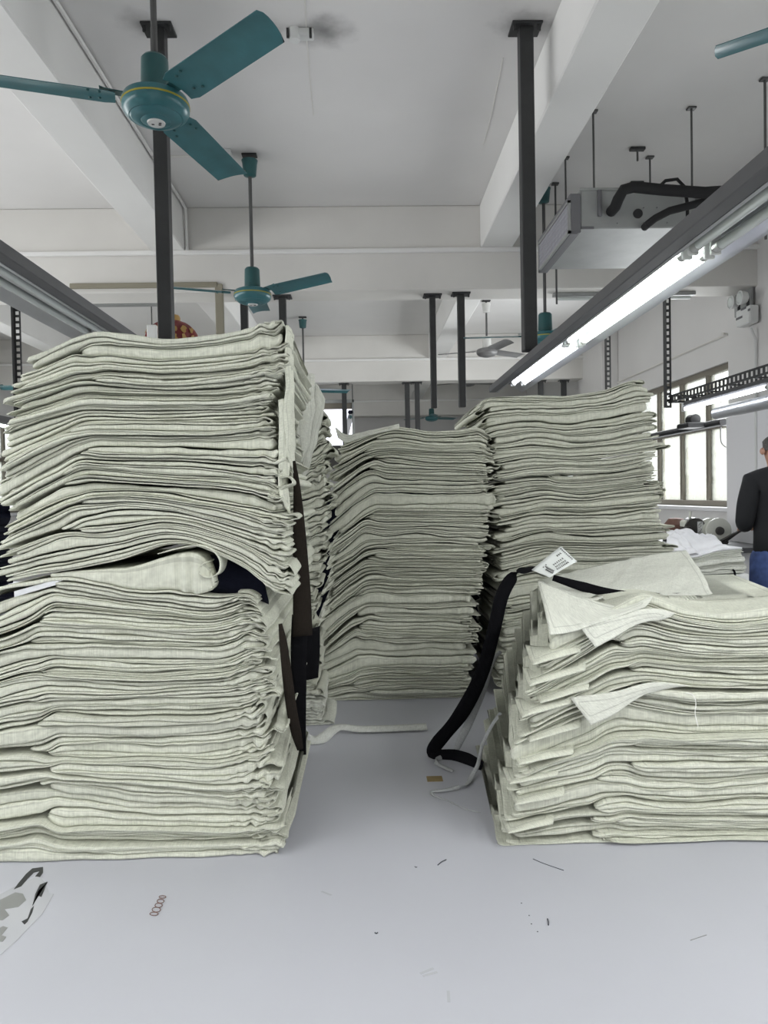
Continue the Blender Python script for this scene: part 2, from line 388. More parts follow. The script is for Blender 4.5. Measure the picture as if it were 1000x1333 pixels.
# conduits
mb = MB(); mb.tube([(-1.37, -2, CEIL - 0.02), (-1.37, 5.9, CEIL - 0.02)], 0.012, 6).tube([(-1.37, 5.9, CEIL - 0.02), (-1.37, 5.93, BZ)], 0.012, 6)
struct('trim_50', mb, 'beam')
struct('trim_51', MB().box((-1.16, 5.93, CBZ - 0.34), (-1.10, 5.99, CBZ + 0.06), 0.004), 'olive')   # vertical pipe beside the beam
struct('trim_52', MB().box((-2.3, 5.925, CBZ + 0.035), (-1.14, 5.95, CBZ + 0.075), 0.004), 'olive')
struct('trim_53', MB().tube([(3.2, 6.5, CAM_Z + 1.36), (3.44, 6.9, CAM_Z + 1.44), (3.44, 10, CAM_Z + 1.44)], 0.012, 6), 'beam_old')

for i, P_ in enumerate(((on_z(655, 75, CEIL), on_z(648, 110, CEIL), on_z(636, 165, CEIL), on_z(629, 188, CEIL)), (on_z(397, 0, CEIL), on_z(400, 60, CEIL), on_z(408, 150, CEIL)))):
    struct('trim_%d' % (55 + i), MB().tube([(p.x, p.y, CEIL) for p in P_], 0.0035, 5), 'beam_old')
# ------------------------------------------------------------------ the cutting table
TX0, TX1, TY0, TY1 = -1.05, 1.08, -0.9, 5.0
t = thing('cutting_table', (0, 2, 0), 'long white laminate cutting table carrying the stacks of folded cloth', 'table')
MB().box((TX0, TY0, TABLE - 0.03), (TX1, TY1, TABLE), 0.004).build('table_top', 'laminate', t)
for x in (TX0 + 0.1, TX1 - 0.16):
    for y in (TY0 + 0.1, 2.0, TY1 - 0.16):
        MB().box((x, y, 0), (x + 0.06, y + 0.06, TABLE - 0.09), 0.004).build('leg', 'rail', t)
MB().box((TX0 + 0.08, TY0 + 0.08, TABLE - 0.09), (TX1 - 0.08, TY1 - 0.08, TABLE - 0.03), 0.004).build('under_frame', 'rail', t)
# ------------------------------------------------------------------ folded cloth
def wave(x, wl, rng, amp=1.0):
    s = np.zeros_like(x)
    for _ in range(4):
        s += np.sin(2 * PI * x / (wl * rng.uniform(0.55, 1.7)) + rng.uniform(0, 2 * PI))
    return amp * s / 2.0
def sstep(x): x = np.clip(x, 0, 1); return x * x * (3 - 2 * x)
def gsmooth(a, dx, sig):
    n = int(3 * sig / dx) + 1; k = np.exp(-0.5 * (np.arange(-n, n + 1) * dx / sig) ** 2); k /= k.sum()
    p = np.concatenate([np.full(n, a[0]) + (np.arange(-n, 0)) * (a[1] - a[0]), a, np.full(n, a[-1]) + np.arange(1, n + 1) * (a[-1] - a[-2])])
    return np.convolve(p, k, 'valid')
def put_mesh(name, v, f, mat, parent=None, uv=None, edge=None, loc=None):
    """fast path for the many cloth meshes: numpy verts and quads"""
    if parent is not None: o0 = ORIG[parent]
    elif loc is not None: o0 = np.array(loc, float)
    else: o0 = np.array([(v[:, 0].min() + v[:, 0].max()) / 2, (v[:, 1].min() + v[:, 1].max()) / 2, v[:, 2].min()])
    me = bpy.data.meshes.new(name); nv, nf = len(v), len(f)
    me.vertices.add(nv); me.vertices.foreach_set('co', (v - o0).astype(np.float32).ravel())
    me.loops.add(nf * 4); me.loops.foreach_set('vertex_index', f.astype(np.int32).ravel())
    me.polygons.add(nf); me.polygons.foreach_set('loop_start', np.arange(0, nf * 4, 4, dtype=np.int32))
    me.polygons.foreach_set('use_smooth', np.ones(nf, dtype=bool))
    if uv is not None:
        l = me.uv_layers.new(name='UVMap'); l.data.foreach_set('uv', uv[f.ravel()].astype(np.float32).ravel())
    if edge is not None:
        a = me.attributes.new('edge', 'FLOAT', 'POINT'); a.data.foreach_set('value', edge.astype(np.float32))
    me.update(calc_edges=True); me.materials.append(M[mat])
    o = bpy.data.objects.new(name, me); COL.objects.link(o); ORIG[o] = o0
    if parent is not None: o.parent = parent
    else: o.location = o0
    return o

class Stack:
    """a stack of folded cloths; curves give how the layers run, read at the front face at depth d"""
    def __init__(s, d, keys, seed, depth=0.42, base=TABLE, back=None, back_blend=0.2, dx=0.004, smooth=0.012):
        s.d, s.depth, s.rng, s.base = d, depth, np.random.RandomState(seed), base
        s.bb = back_blend
        cur = []
        for fr, pl in sorted(keys, key=lambda k: k[0]):
            P = [at(u, v, d) for u, v in pl]; cur.append((fr, [p.x for p in P], [p.z for p in P]))
        x0 = min(c[1][0] for c in cur) - 0.06; x1 = max(c[1][-1] for c in cur) + 0.06
        s.x = np.arange(x0, x1, dx)
        s.fr = np.array([c[0] for c in cur])
        s.Z = np.array([gsmooth(np.interp(s.x, c[1], c[2]), dx, smooth) for c in cur])
        for i in range(1, len(s.Z)): s.Z[i] = np.maximum(s.Z[i], s.Z[i - 1] + 0.004)
        if base is not None:
            s.Z = np.maximum(s.Z, base + np.linspace(0, 0.02, len(s.Z))[:, None]); s.Z[0] = base + 0.0005
        s.back = back            # (z bottom, z top) of the flat rear of the stack, or None: as the front
    def zat(s, f):
        """levels for an array f(x) of height fractions"""
        i = np.clip(np.searchsorted(s.fr, f, side='right') - 1, 0, len(s.fr) - 2)
        j = np.arange(len(s.x)); a = s.fr[i]; b = s.fr[i + 1]
        t_ = np.clip((f - a) / (b - a), 0, 1)
        return s.Z[i, j] * (1 - t_) + s.Z[i + 1, j] * t_
    def fill(s, n, plies, xa, xb, tmed=1.0, jit=0.005, left_part=None, right_loop=0.0, left_loop=0.0, mat='cloth', label=None, group=None,
             crumple=0.3, cut=None, yslant=0.0, yjit=0.004, thick_top=1.0, cols=76, noise=0.5, lean=None, special=None, hem=False, starts=None):
        """n cloths of 2 to 4 layers; xa(f), xb(f) give the ends of the layers in pixels at the front"""
        rng = s.rng; x = s.x; N = len(x)
        per = [max(1, int(round(rng.normal(plies, 0.7)))) for _ in range(n)]; per[-1] = max(1, min(per[-1], 2))
        T = sum(per); th = np.exp(rng.normal(0, 0.62, T)); th[-1] *= 1.3 * thick_top
        if special:
            for k, q in special: th[k] *= q
        fm = (np.cumsum(th) - th / 2) / th.sum()
        px = lambda u: at(u, 643, s.d).x
        A = np.array([px(xa(f) + rng.normal(0, 1) * jit * F / s.d) for f in fm]); B = np.array([px(xb(f) + rng.normal(0, 1) * jit * F / s.d) for f in fm])
        part = np.zeros(T, bool); own = np.repeat(np.arange(n), per)
        if left_part:
            pr, lo, hi = left_part; run = 0
            for o_ in range(n):
                run = run + 1 if (rng.rand() < pr and o_ < n - 1 and run < 2) else 0
                if run:
                    q = px(lo(fm[own == o_][0]) + rng.rand() * (hi(fm[own == o_][0]) - lo(fm[own == o_][0])))
                    for k in np.where(own == o_)[0]: A[k] = q + rng.normal(0, 0.0035); part[k] = True
        wid = np.full(T, 0.03)
        for (k, u_, w_) in (starts or []): A[k] = px(u_); part[k] = True; wid[k] = w_
        W = np.zeros((T, N))
        xl, xr = A.min(), B.max()
        dev = np.zeros(N)
        for k in range(T):
            e_ = noise * wave(x, 0.20, rng) * 0.6 + 0.12 * noise * wave(x, 0.045, rng) + 0.55 * crumple * sstep((x - (xr - 0.075)) / 0.06) * wave(x, 0.026, rng)
            nz = np.clip(1 + e_ * min(1.0, 1.1 / th[k] ** 0.6) + 0.35 * wave(x, 0.45, rng) * min(1.0, 1 / th[k]) - 0.3 * dev / th[k], 0.3, 2.2); dev = dev + (nz - 1) * th[k]
            m = 0.10 + 0.90 * sstep((x - A[k] + 0.01) / wid[k]) if part[k] else np.ones(N)
            W[k] = th[k] * nz * m
        C = np.vstack([np.zeros(N), np.cumsum(W, 0)]); C = C / C[-1]
        f0 = np.concatenate([[0], np.cumsum(th) / th.sum()])[:, None]; dv = C - f0          # keep local wedges, drop the slow drift
        kk = np.exp(-0.5 * (np.arange(-16, 17) / 6.0) ** 2); kk /= kk.sum()
        lo_ = np.apply_along_axis(lambda a: np.convolve(np.concatenate([-a[16:0:-1], a, -a[-2:-18:-1]]) if len(a) > 18 else np.pad(a, 16), kk, 'valid'), 0, dv)
        C = np.clip(f0 + dv - 0.85 * lo_, 0, 1); C[0] = 0; C[-1] = 1
        C = np.maximum.accumulate(C, axis=0)
        Lv = np.array([s.zat(c) for c in C])               # T+1 levels along the front
        for k in range(1, T + 1): Lv[k] = np.maximum(Lv[k], Lv[k - 1] + 0.0006)
        fmean = np.concatenate([[0], np.cumsum(th) / th.sum()])
        yv_int = np.array([0.010, 0.028, 0.065, 0.13, 0.24, 1.0]) ; out = []
        k = 0
        sN = np.concatenate([[0, 0.0016, 0.006, 0.013, 0.024], np.linspace(0.04, 0.96, cols - 10), [0.976, 0.987, 0.994, 0.9984, 1.0]])
        for o_ in range(n):
            cnt = per[o_]; yo = rng.normal(0, yjit) - (0.0)
            V = []; UV = []; ED = []; rows = 0
            for q in range(cnt):
                a_, b_ = A[k], B[k]
                xs = a_ + (b_ - a_) * sN
                Bz = np.interp(xs, x, Lv[k]); Tz = np.interp(xs, x, Lv[k + 1])
                h = Tz - Bz; gap = np.minimum(0.0009, 0.16 * h) * (0.6 + 0.8 * rng.rand())
                if q == cnt - 1: gap = np.minimum(gap + 0.0008 + 0.0016 * np.clip(wave(xs, 0.12, rng), 0, 1), 0.36 * h)
                if q == 0: Bz = Bz + np.minimum(0.0005, 0.1 * h)
                Tz = Tz - gap; h = np.maximum(Tz - Bz, 0.0004)
                mid = (Tz + Bz) / 2
                e = np.minimum(xs - a_, b_ - xs); rr = np.maximum(h / 2, 0.0012)
                endf = np.sqrt(np.clip(1 - (1 - np.clip(e / rr, 0, 1)) ** 2, 0.0004, 1))
                yn = yo + rng.normal(0, 0.0022) + wave(xs, 0.11, rng, 0.0018) + 0.0035 * crumple * sstep((xs - (b_ - 0.08)) / 0.06) * wave(xs, 0.02, rng)
                rc = 0.006 + 0.010 * rng.rand(); ee = np.clip(1 - e / rc, 0, 1); yn = yn + rc * 0.8 * (1 - np.sqrt(np.clip(1 - ee * ee, 0, 1)))
                nose = np.minimum(h / 2, 0.0045)
                cols_ = []
                ph = np.array([-90, -68, -42, -14, 14, 42, 68, 90]) * PI / 180; flat = rng.uniform(0.35, 1.0)
                for p in ph:
                    cols_.append((yn + nose * (1 - max(0.0, np.cos(p)) ** flat), mid + h / 2 * np.sign(p) * abs(np.sin(p)) ** (0.55 + 0.45 * flat) * endf, np.full(len(xs), (p + PI / 2) * 0.0022 + 0.0005)))
                front = cols_
                D = s.depth + rng.normal(0, 0.004)
                top = []; bot = []
                for yi in yv_int:
                    y = yn * max(0, 1 - yi * 3) + (yi * D if yi > 0.2 else nose + yi)
                    bl = sstep((y - 0.01) / s.bb)
                    if s.back is not None:
                        zb = s.back[0] + (s.back[1] - s.back[0]) * fmean[k]; zt = s.back[0] + (s.back[1] - s.back[0]) * fmean[k + 1]
                    else:
                        zb = Bz; zt = Tz
                    loB = Bz * (1 - bl) + zb * bl; hiT = Tz * (1 - bl) + np.maximum(zt, zb + 0.0005) * bl
                    m_ = (loB + hiT) / 2; hh = np.maximum(hiT - loB, 0.0004) / 2
                    top.append((y, m_ + hh * endf, np.full(len(xs), 0.006 + yi * D))); bot.append((y, m_ - hh * endf, np.full(len(xs), 0.006 + yi * D)))
                seq = bot[::-1] + front + top
                for (yy, zz, ed) in seq:
                    yy = np.broadcast_to(yy, xs.shape)
                    xx = xs + (lean(fm[k]) if lean else 0) * np.clip(yy / s.depth, 0, 1)
                    xx = xx + 0.003 * wave(yy + fm[k] * 3, 0.09, rng, 0.5) * (e < 0.01)
                    V.append(np.stack([xx, s.d + yy + yslant * (xs - xl), zz], 1))
                    UV.append(np.stack([xs - a_ + o_ * 0.37, ed + o_ * 0.53 + q * 0.11], 1)); ED.append(np.minimum(np.minimum(ed, e * (0.34 if hem else 1.0) + 0.0), 0.5)); rows += 1
                k += 1
            nc = len(sN); V = np.concatenate(V); UV = np.concatenate(UV); ED = np.concatenate(ED)
            r = np.arange(rows); c = np.arange(nc - 1)
            R, Cc = np.meshgrid(r, c, indexing='ij'); R2 = (R + 1) % rows
            Fq = np.stack([R * nc + Cc, R * nc + Cc + 1, R2 * nc + Cc + 1, R2 * nc + Cc], -1).reshape(-1, 4)
            ob = put_mesh('folded_cloth', V, Fq, mat(o_ / n) if callable(mat) else mat, None, UV, ED)
            ob['category'] = 'cloth'
            if group: ob['group'] = group
            out.append(ob)
            # turned-back end: an open loop of cloth round the ends of the layers
            for (pr, sg) in ((right_loop, 1), (left_loop, -1)):
                if rng.rand() < pr:
                    k0 = k - cnt; xe = (B[k0:k].max() if sg > 0 else A[k0:k].min())
                    s.loop(ob, xe, sg, Lv[k0], Lv[k], yo)
        s.levels = Lv; s.A = A; s.B = B
        return out
    def loop(s, ob, xe, sg, lo, hi, yo):
        rng = s.rng; ln = rng.uniform(0.010, 0.030)
        xi = xe - sg * ln
        zb0, zt0 = np.interp(xi, s.x, lo), np.interp(xi, s.x, hi)
        h = np.clip(zt0 - zb0, 0.004, 0.016); zm = (zb0 + zt0) / 2; out = rng.uniform(0.001, 0.007)
        n = 15; tt = np.linspace(0, 1, n); ang = PI * (tt - 0.5)
        bulge = rng.uniform(0.78, 0.9); skew = rng.uniform(-0.2, 0.2)
        cx = xi + sg * (np.cos(ang) ** 0.7 * (ln + out)); cz = zm + np.sin(ang) * h * 0.52 * bulge + skew * h * np.cos(ang)
        dz = np.interp(cx, s.x, (lo + hi) / 2) - np.interp(xi, s.x, (lo + hi) / 2); cz = cz + np.clip(dz, -0.01, 0.01)
        tk = 0.0011
        nx = np.gradient(cz); nz = -np.gradient(cx); nn = np.sqrt(nx * nx + nz * nz) + 1e-9; nx, nz = nx / nn, nz / nn
        ring = np.concatenate([np.stack([cx + nx * tk, cz + nz * tk], 1), np.stack([cx - nx * tk, cz - nz * tk], 1)[::-1]])
        ys = np.array([0.0, 0.0012, 0.02, 0.07, 0.16, s.depth * 0.97]); y0 = yo - rng.uniform(-0.001, 0.0045)
        V = []; UV = []
        for i, y in enumerate(ys):
            rg = ring.copy()
            if i == 0: rg = rg * 0.5 + 0.5 * np.concatenate([np.stack([cx, cz], 1), np.stack([cx, cz], 1)[::-1]])
            rg[:, 0] += 0.003 * math.sin(y * 60 + xe * 900) * min(1, y * 20)
            if s.back is not None and i > 2:
                pass
            V.append(np.stack([rg[:, 0], np.full(len(rg), s.d + y0 + y), rg[:, 1]], 1)); UV.append(np.stack([np.linspace(0, 0.06, len(rg)), np.full(len(rg), y)], 1))
        V = np.concatenate(V); UV = np.concatenate(UV); m = 2 * n; r = np.arange(len(ys) - 1); c = np.arange(m)
        R, Cc = np.meshgrid(r, c, indexing='ij'); C2 = (Cc + 1) % m
        Fq = np.stack([R * m + Cc, R * m + C2, (R + 1) * m + C2, (R + 1) * m + Cc], -1).reshape(-1, 4)
        cap = np.stack([c[:n - 1], c[1:n], (m - 2 - c[:n - 1]), (m - 1 - c[:n - 1])], 1)
        Fq = np.concatenate([Fq, cap])
        put_mesh('turned_end', V, Fq, ob.data.materials[0].name and [k for k, q in M.items() if q == ob.data.materials[0]][0], ob, UV, np.full(len(V), 0.3))

def label_stack(obs, name, cat=None):
    """obs runs from the bottom up"""
    n = len(obs)
    for i, o in enumerate(obs):
        topn = n - i; botn = i + 1
        if topn == 1: t_ = 'topmost folded sage grey cloth of %s' % name
        elif botn == 1: t_ = 'lowest folded sage grey cloth of %s' % name
        elif topn <= n / 2: t_ = 'folded cloth, %s from the top of %s' % (ordinal(topn), name)
        else: t_ = 'folded cloth, %s from the bottom of %s' % (ordinal(botn), name)
        o['label'] = t_; o['category'] = 'cloth'

def catmull(P, n):
    """rows of control points -> n samples along axis 0 with a Catmull-Rom curve"""
    P = np.asarray(P, float); m = len(P); t_ = np.linspace(0, m - 1, n); i = np.clip(t_.astype(int), 0, m - 2); f = (t_ - i).reshape(-1, *([1] * (P.ndim - 1)))
    g = lambda k: P[np.clip(k, 0, m - 1)]
    p0, p1, p2, p3 = g(i - 1), g(i), g(i + 1), g(i + 2)
    p0 = np.where((i == 0).reshape(f.shape), 2 * p1 - p2, p0); p3 = np.where((i == m - 2).reshape(f.shape), 2 * p2 - p1, p3)
    return 0.5 * (2 * p1 + (p2 - p0) * f + (2 * p0 - 5 * p1 + 4 * p2 - p3) * f * f + (3 * p1 - p0 - 3 * p2 + p3) * f ** 3)
def sheet(name, grid, mat, parent=None, tk=0.0016, res=(24, 16), wrinkle=0.0, seed=1, world=False, linear=False):
    """a piece of cloth through rows of (u, v, depth) points, with real thickness and rounded rim"""
    G = np.array([[tuple(p) if world else tuple(at(*p)) for p in row] for row in grid])
    if linear:
        def lin(P, n):
            t_ = np.linspace(0, len(P) - 1, n); i = np.clip(t_.astype(int), 0, len(P) - 2); f = (t_ - i)[:, None, None]; return P[i] * (1 - f) + P[i + 1] * f
        G = lin(G, res[1]); G = lin(G.transpose(1, 0, 2), res[0]).transpose(1, 0, 2)
    else:
        G = catmull(G, res[1]); G = catmull(G.transpose(1, 0, 2), res[0]).transpose(1, 0, 2)
    nr, nc = G.shape[:2]
    du = np.gradient(G, axis=1); dv = np.gradient(G, axis=0); nrm = np.cross(du, dv); nrm /= np.linalg.norm(nrm, axis=2, keepdims=True) + 1e-9
    rng = np.random.RandomState(seed)
    uu = np.cumsum(np.linalg.norm(du, axis=2), axis=1); vv = np.cumsum(np.linalg.norm(dv, axis=2), axis=0)
    if wrinkle: G = G + nrm * (wrinkle * (wave(uu + 0.6 * vv, 0.05, rng) * 0.6 + wave(vv, 0.07, rng) * 0.5))[..., None]
    rim = np.ones((nr, nc)); rim[0] = rim[-1] = 0.35; rim[:, 0] = rim[:, -1] = 0.35
    a = (G + nrm * tk / 2 * rim[..., None]).reshape(-1, 3); b = (G - nrm * tk / 2 * rim[..., None]).reshape(-1, 3)
    V = np.concatenate([a, b]); K = nr * nc; idx = np.arange(K).reshape(nr, nc)
    q = np.stack([idx[:-1, :-1], idx[:-1, 1:], idx[1:, 1:], idx[1:, :-1]], -1).reshape(-1, 4)
    bd = np.concatenate([idx[0, :-1], idx[:-1, -1], idx[-1, ::-1][:-1], idx[::-1, 0][:-1]]); nx = np.roll(bd, -1)
    Fq = np.concatenate([q, (q + K)[:, ::-1], np.stack([nx, bd, bd + K, nx + K], 1)])
    uv = np.stack([uu.ravel(), vv.ravel()], 1)
    d_ = np.minimum(np.minimum(uu, uu.max(1, keepdims=True) - uu), np.minimum(vv, vv.max(0, keepdims=True) - vv)).ravel() * 0.5
    return put_mesh(name, V, Fq, mat, parent, np.concatenate([uv, uv]), np.concatenate([d_, d_]))
def ribbon(name, pts, mat, width, parent=None, side=(1, 0, 0), tk=0.0015, n=40, world=False, twist=None):
    """a flat tape along (u, v, depth) points; width in metres, side = direction across it, one per point if listed"""
    P = catmull(np.array([tuple(p) if world else tuple(at(*p)) for p in pts]), n)
    w_ = np.interp(np.linspace(0, 1, n), np.linspace(0, 1, len(width)), width) if isinstance(width, (list, tuple)) else np.full(n, width)
    S = np.array(side, float)
    S = catmull(S, n) if S.ndim == 2 else np.tile(S, (n, 1))
    t_ = np.gradient(P, axis=0); t_ /= np.linalg.norm(t_, axis=1, keepdims=True) + 1e-9
    S = S - t_ * (S * t_).sum(1, keepdims=True); S /= np.linalg.norm(S, axis=1, keepdims=True) + 1e-9
    rows = [[tuple(P[i] + S[i] * w_[i] * k) for k in (-0.5, -0.17, 0.17, 0.5)] for i in range(n)]
    return sheet(name, rows, mat, parent, tk, (4, n), world=True, linear=True)

pc = lambda pts: (lambda f: float(np.interp(f, [p[0] for p in pts], [p[1] for p in pts])))

# --- tall front left stack, lower bundle then upper bundle
G_L = 'folded cloths of the tall front left stack'
low = Stack(1.0, [
    (1.0, [(-80, 768), (0, 750), (40, 747), (100, 742), (160, 738), (200, 728), (232, 718), (262, 716), (280, 728), (290, 768), (330, 774), (350, 800)]),
    (0.9, [(-80, 834), (0, 807), (69, 774), (150, 776), (275, 784), (331, 770), (350, 800)]),
    (0.66, [(-80, 890), (0, 876), (43, 862), (200, 866), (300, 862), (330, 842), (352, 850)]),
    (0.5, [(-80, 945), (0, 927), (26, 918), (200, 918), (318, 908), (350, 900)]),
    (0.36, [(-80, 990), (0, 978), (150, 978), (275, 978), (318, 966), (350, 960)]),
    (0.2, [(-80, 1045), (0, 1031), (56, 1018), (200, 1030), (300, 1038), (350, 1034)]),
    (0.0, [(-80, 1135), (355, 1113)])], 3, depth=0.40)
lowc = low.fill(38, 2.3, pc([(0, -74), (1, -74)]), pc([(0, 352), (0.1, 346), (0.5, 336), (0.85, 330), (0.93, 326), (0.955, 284), (1, 279)]), jit=0.008,
                left_part=(0.5, pc([(0, 50), (0.3, 15), (0.6, 22), (1, 55)]), pc([(0, 78), (0.3, 60), (0.6, 60), (1, 85)])), right_loop=0.7, group=G_L, crumple=1.25,
                special=[(-1, 3.0)], starts=[(-1, 62, 0.17)])
upp = Stack(1.0, [
    (1.0, [(-20, 478), (45, 462), (90, 440), (130, 427), (170, 433), (215, 440), (260, 437), (320, 426), (360, 415), (380, 411)]),
    (0.72, [(-20, 562), (21, 548), (80, 533), (120, 527), (215, 528), (290, 527), (357, 518), (372, 516)]),
    (0.52, [(-20, 640), (9, 624), (60, 594), (107, 572), (215, 575), (300, 574), (370, 568)]),
    (0.37, [(-20, 680), (34, 650), (80, 627), (112, 617), (215, 622), (300, 628), (370, 642)]),
    (0.2, [(-20, 715), (50, 683), (103, 661), (160, 655), (215, 659), (290, 676), (370, 699)]),
    (0.0, [(-20, 766), (0, 760), (50, 748), (100, 741), (160, 729), (215, 708), (250, 708), (290, 724), (325, 742), (350, 768), (372, 778)])], 5, depth=0.40, base=None)
uppc = upp.fill(34, 2.3, pc([(0, 6), (0.12, 2), (0.3, 6), (0.45, 2), (0.62, -3), (0.75, 12), (0.85, 22), (0.93, 36), (1, 45)]),
                pc([(0, 372), (0.3, 366), (0.5, 364), (0.62, 350), (0.72, 356), (0.85, 370), (1, 374)]), jit=0.007,
                left_part=(0.42, pc([(0, 60), (0.5, 75), (1, 100)]), pc([(0, 110), (0.5, 118), (1, 132)])), right_loop=0.6, group=G_L, crumple=0.85, thick_top=1.9)
label_stack(lowc + uppc, 'the tall sage front left stack')
# end of the top cloths hanging down the right side of the stack
sheet('hanging_flap', [[(371, 424, 1.005), (374, 423, 1.02), (377, 428, 1.05), (380, 436, 1.10)],
                       [(372, 455, 1.004), (376, 457, 1.02), (379, 460, 1.05), (381, 462, 1.10)],
                       [(371, 500, 1.006), (377, 503, 1.02), (380, 505, 1.05), (382, 508, 1.10)],
                       [(369, 548, 1.006), (376, 552, 1.02), (380, 556, 1.05), (383, 560, 1.10)],
                       [(371, 590, 1.01), (377, 600, 1.02), (380, 612, 1.05), (383, 622, 1.10)]], 'cloth', uppc[-1], res=(14, 40), wrinkle=0.0016, tk=0.003)
sheet('hanging_flap', [[(362, 521, 1.0), (368, 519, 1.01), (374, 522, 1.03)], [(364, 560, 0.999), (371, 562, 1.01), (377, 566, 1.03)],
                       [(362, 610, 1.0), (369, 612, 1.01), (376, 618, 1.03)], [(366, 650, 1.002), (371, 660, 1.012), (377, 672, 1.03)]], 'cloth', uppc[-12], res=(10, 30), wrinkle=0.0012, tk=0.003)
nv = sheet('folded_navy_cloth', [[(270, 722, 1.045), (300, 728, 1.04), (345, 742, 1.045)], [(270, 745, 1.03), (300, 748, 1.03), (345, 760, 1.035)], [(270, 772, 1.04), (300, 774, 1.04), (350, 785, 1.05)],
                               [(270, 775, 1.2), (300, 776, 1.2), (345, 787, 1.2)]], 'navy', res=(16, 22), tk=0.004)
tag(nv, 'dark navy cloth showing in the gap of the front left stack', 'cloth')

rl = [at(u, v, 0.992) + Vector((0, 0.055, 0)) for u, v in ((205, 721), (232, 714), (258, 710), (276, 716), (286, 730), (284, 745), (272, 752), (260, 747), (262, 736), (270, 732))]
ribbon('turned_end', [tuple(p) for p in rl], 'cloth', 0.11, lowc[-1], side=(0, 1, 0), tk=0.0032, n=44, world=True)
# --- left rear stack behind it
lb = Stack(1.56, [
    (1.0, [(250, 486), (380, 490), (408, 488), (418, 500), (432, 530)]),
    (0.75, [(250, 600), (385, 604), (414, 590), (432, 575)]),
    (0.5, [(250, 735), (390, 728), (430, 716)]),
    (0.25, [(250, 850), (430, 842)]),
    (0.0, [(250, 945), (430, 945)])], 9, depth=0.165)
lbc = lb.fill(40, 2.0, pc([(0, 265), (1, 265)]), pc([(0, 416), (0.15, 402), (0.3, 405), (0.42, 408), (0.5, 416), (0.58, 427), (0.8, 425), (0.9, 419), (1, 409)]), jit=0.008, right_loop=0.7,
              group='folded cloths of the left rear stack', crumple=1.0, cols=50, mat=lambda q: 'cloth_pale' if q > 0.9 or q < 0.12 else 'cloth')
label_stack(lbc, 'the sage left rear stack')
sheet('hanging_flap', [[(384, 489, 1.535), (398, 486, 1.535), (409, 487, 1.545)], [(385, 520, 1.525), (399, 520, 1.525), (410, 519, 1.540)],
                       [(386, 560, 1.525), (396, 562, 1.525), (407, 552, 1.535)], [(388, 612, 1.535), (394, 602, 1.535), (400, 588, 1.545)]], 'cloth_pale', lbc[-1], res=(12, 24), wrinkle=0.002)
sheet('hanging_flap', [[(406, 497, 1.550), (414, 502, 1.550), (423, 520, 1.555)], [(404, 530, 1.545), (413, 535, 1.545), (420, 545, 1.555)],
                       [(396, 590, 1.545), (404, 585, 1.545), (411, 580, 1.555)], [(387, 640, 1.550), (394, 628, 1.550), (399, 620, 1.555)]], 'cloth_pale', lbc[-3], res=(12, 24), wrinkle=0.002)

# --- centre stack
cs = Stack(1.73, [
    (1.0, [(400, 580), (430, 574), (448, 574), (480, 562), (515, 553), (560, 561), (600, 558), (625, 553), (645, 572)]),
    (0.87, [(400, 652), (436, 629), (462, 612), (485, 598), (560, 602), (645, 606)]),
    (0.78, [(400, 700), (436, 675), (465, 650), (489, 634), (560, 637), (645, 634)]),
    (0.62, [(400, 745), (429, 722), (474, 693), (560, 692), (640, 695)]),
    (0.48, [(400, 798), (420, 784), (455, 755), (492, 741), (640, 742)]),
    (0.31, [(400, 858), (414, 846), (459, 805), (500, 803), (640, 804)]),
    (0.15, [(400, 896), (414, 887), (474, 861), (640, 861)]),
    (0.0, [(400, 916), (640, 914)])], 21, depth=0.40)
csc = cs.fill(56, 2.4, pc([(0, 416), (0.2, 414), (0.4, 416), (0.55, 428), (0.75, 432), (0.9, 430), (1, 446)]), pc([(0, 604), (0.3, 616), (0.5, 628), (0.75, 638), (1, 641)]), jit=0.009,
              left_part=(0.4, pc([(0, 450), (1, 478)]), pc([(0, 490), (1, 510)])), right_loop=0.5, group='folded cloths of the centre stack', crumple=0.8, noise=0.55)
label_stack(csc, 'the centre stack at the end of the aisle')
sheet('corner_flap', [[(436, 556, 1.74), (452, 566, 1.735), (475, 562, 1.735), (520, 552, 1.735)], [(440, 570, 1.725), (453, 576, 1.72), (475, 568, 1.724), (520, 558, 1.728)]], 'cloth_pale', csc[-1], res=(22, 8), wrinkle=0.001)

# --- right rear stack
rb = Stack(1.75, [
    (1.0, [(600, 550), (612, 540), (628, 518), (660, 516), (700, 513), (736, 515), (788, 507), (824, 493), (842, 494), (870, 505)]),
    (0.84, [(600, 600), (640, 584), (690, 576), (740, 582), (800, 580), (870, 566)]),
    (0.64, [(600, 672), (640, 662), (700, 653), (760, 655), (870, 642)]),
    (0.52, [(600, 724), (645, 716), (700, 701), (780, 704), (890, 700)]),
    (0.0, [(600, 911), (900, 906)])], 33, depth=0.40)
rbc = rb.fill(58, 2.3, pc([(0, 652), (0.5, 652), (0.6, 640), (0.7, 648), (0.9, 640), (0.96, 632), (1, 614)]), pc([(0, 880), (0.42, 890), (0.5, 870), (0.62, 858), (0.7, 846), (0.8, 858), (0.9, 852), (1, 842)]), jit=0.011,
              left_part=(0.12, pc([(0, 665), (1, 680)]), pc([(0, 720), (1, 730)])), right_loop=0.4, left_loop=0.4, group='folded cloths of the right rear stack', crumple=0.6)
label_stack(rbc, 'the right rear stack near the window')

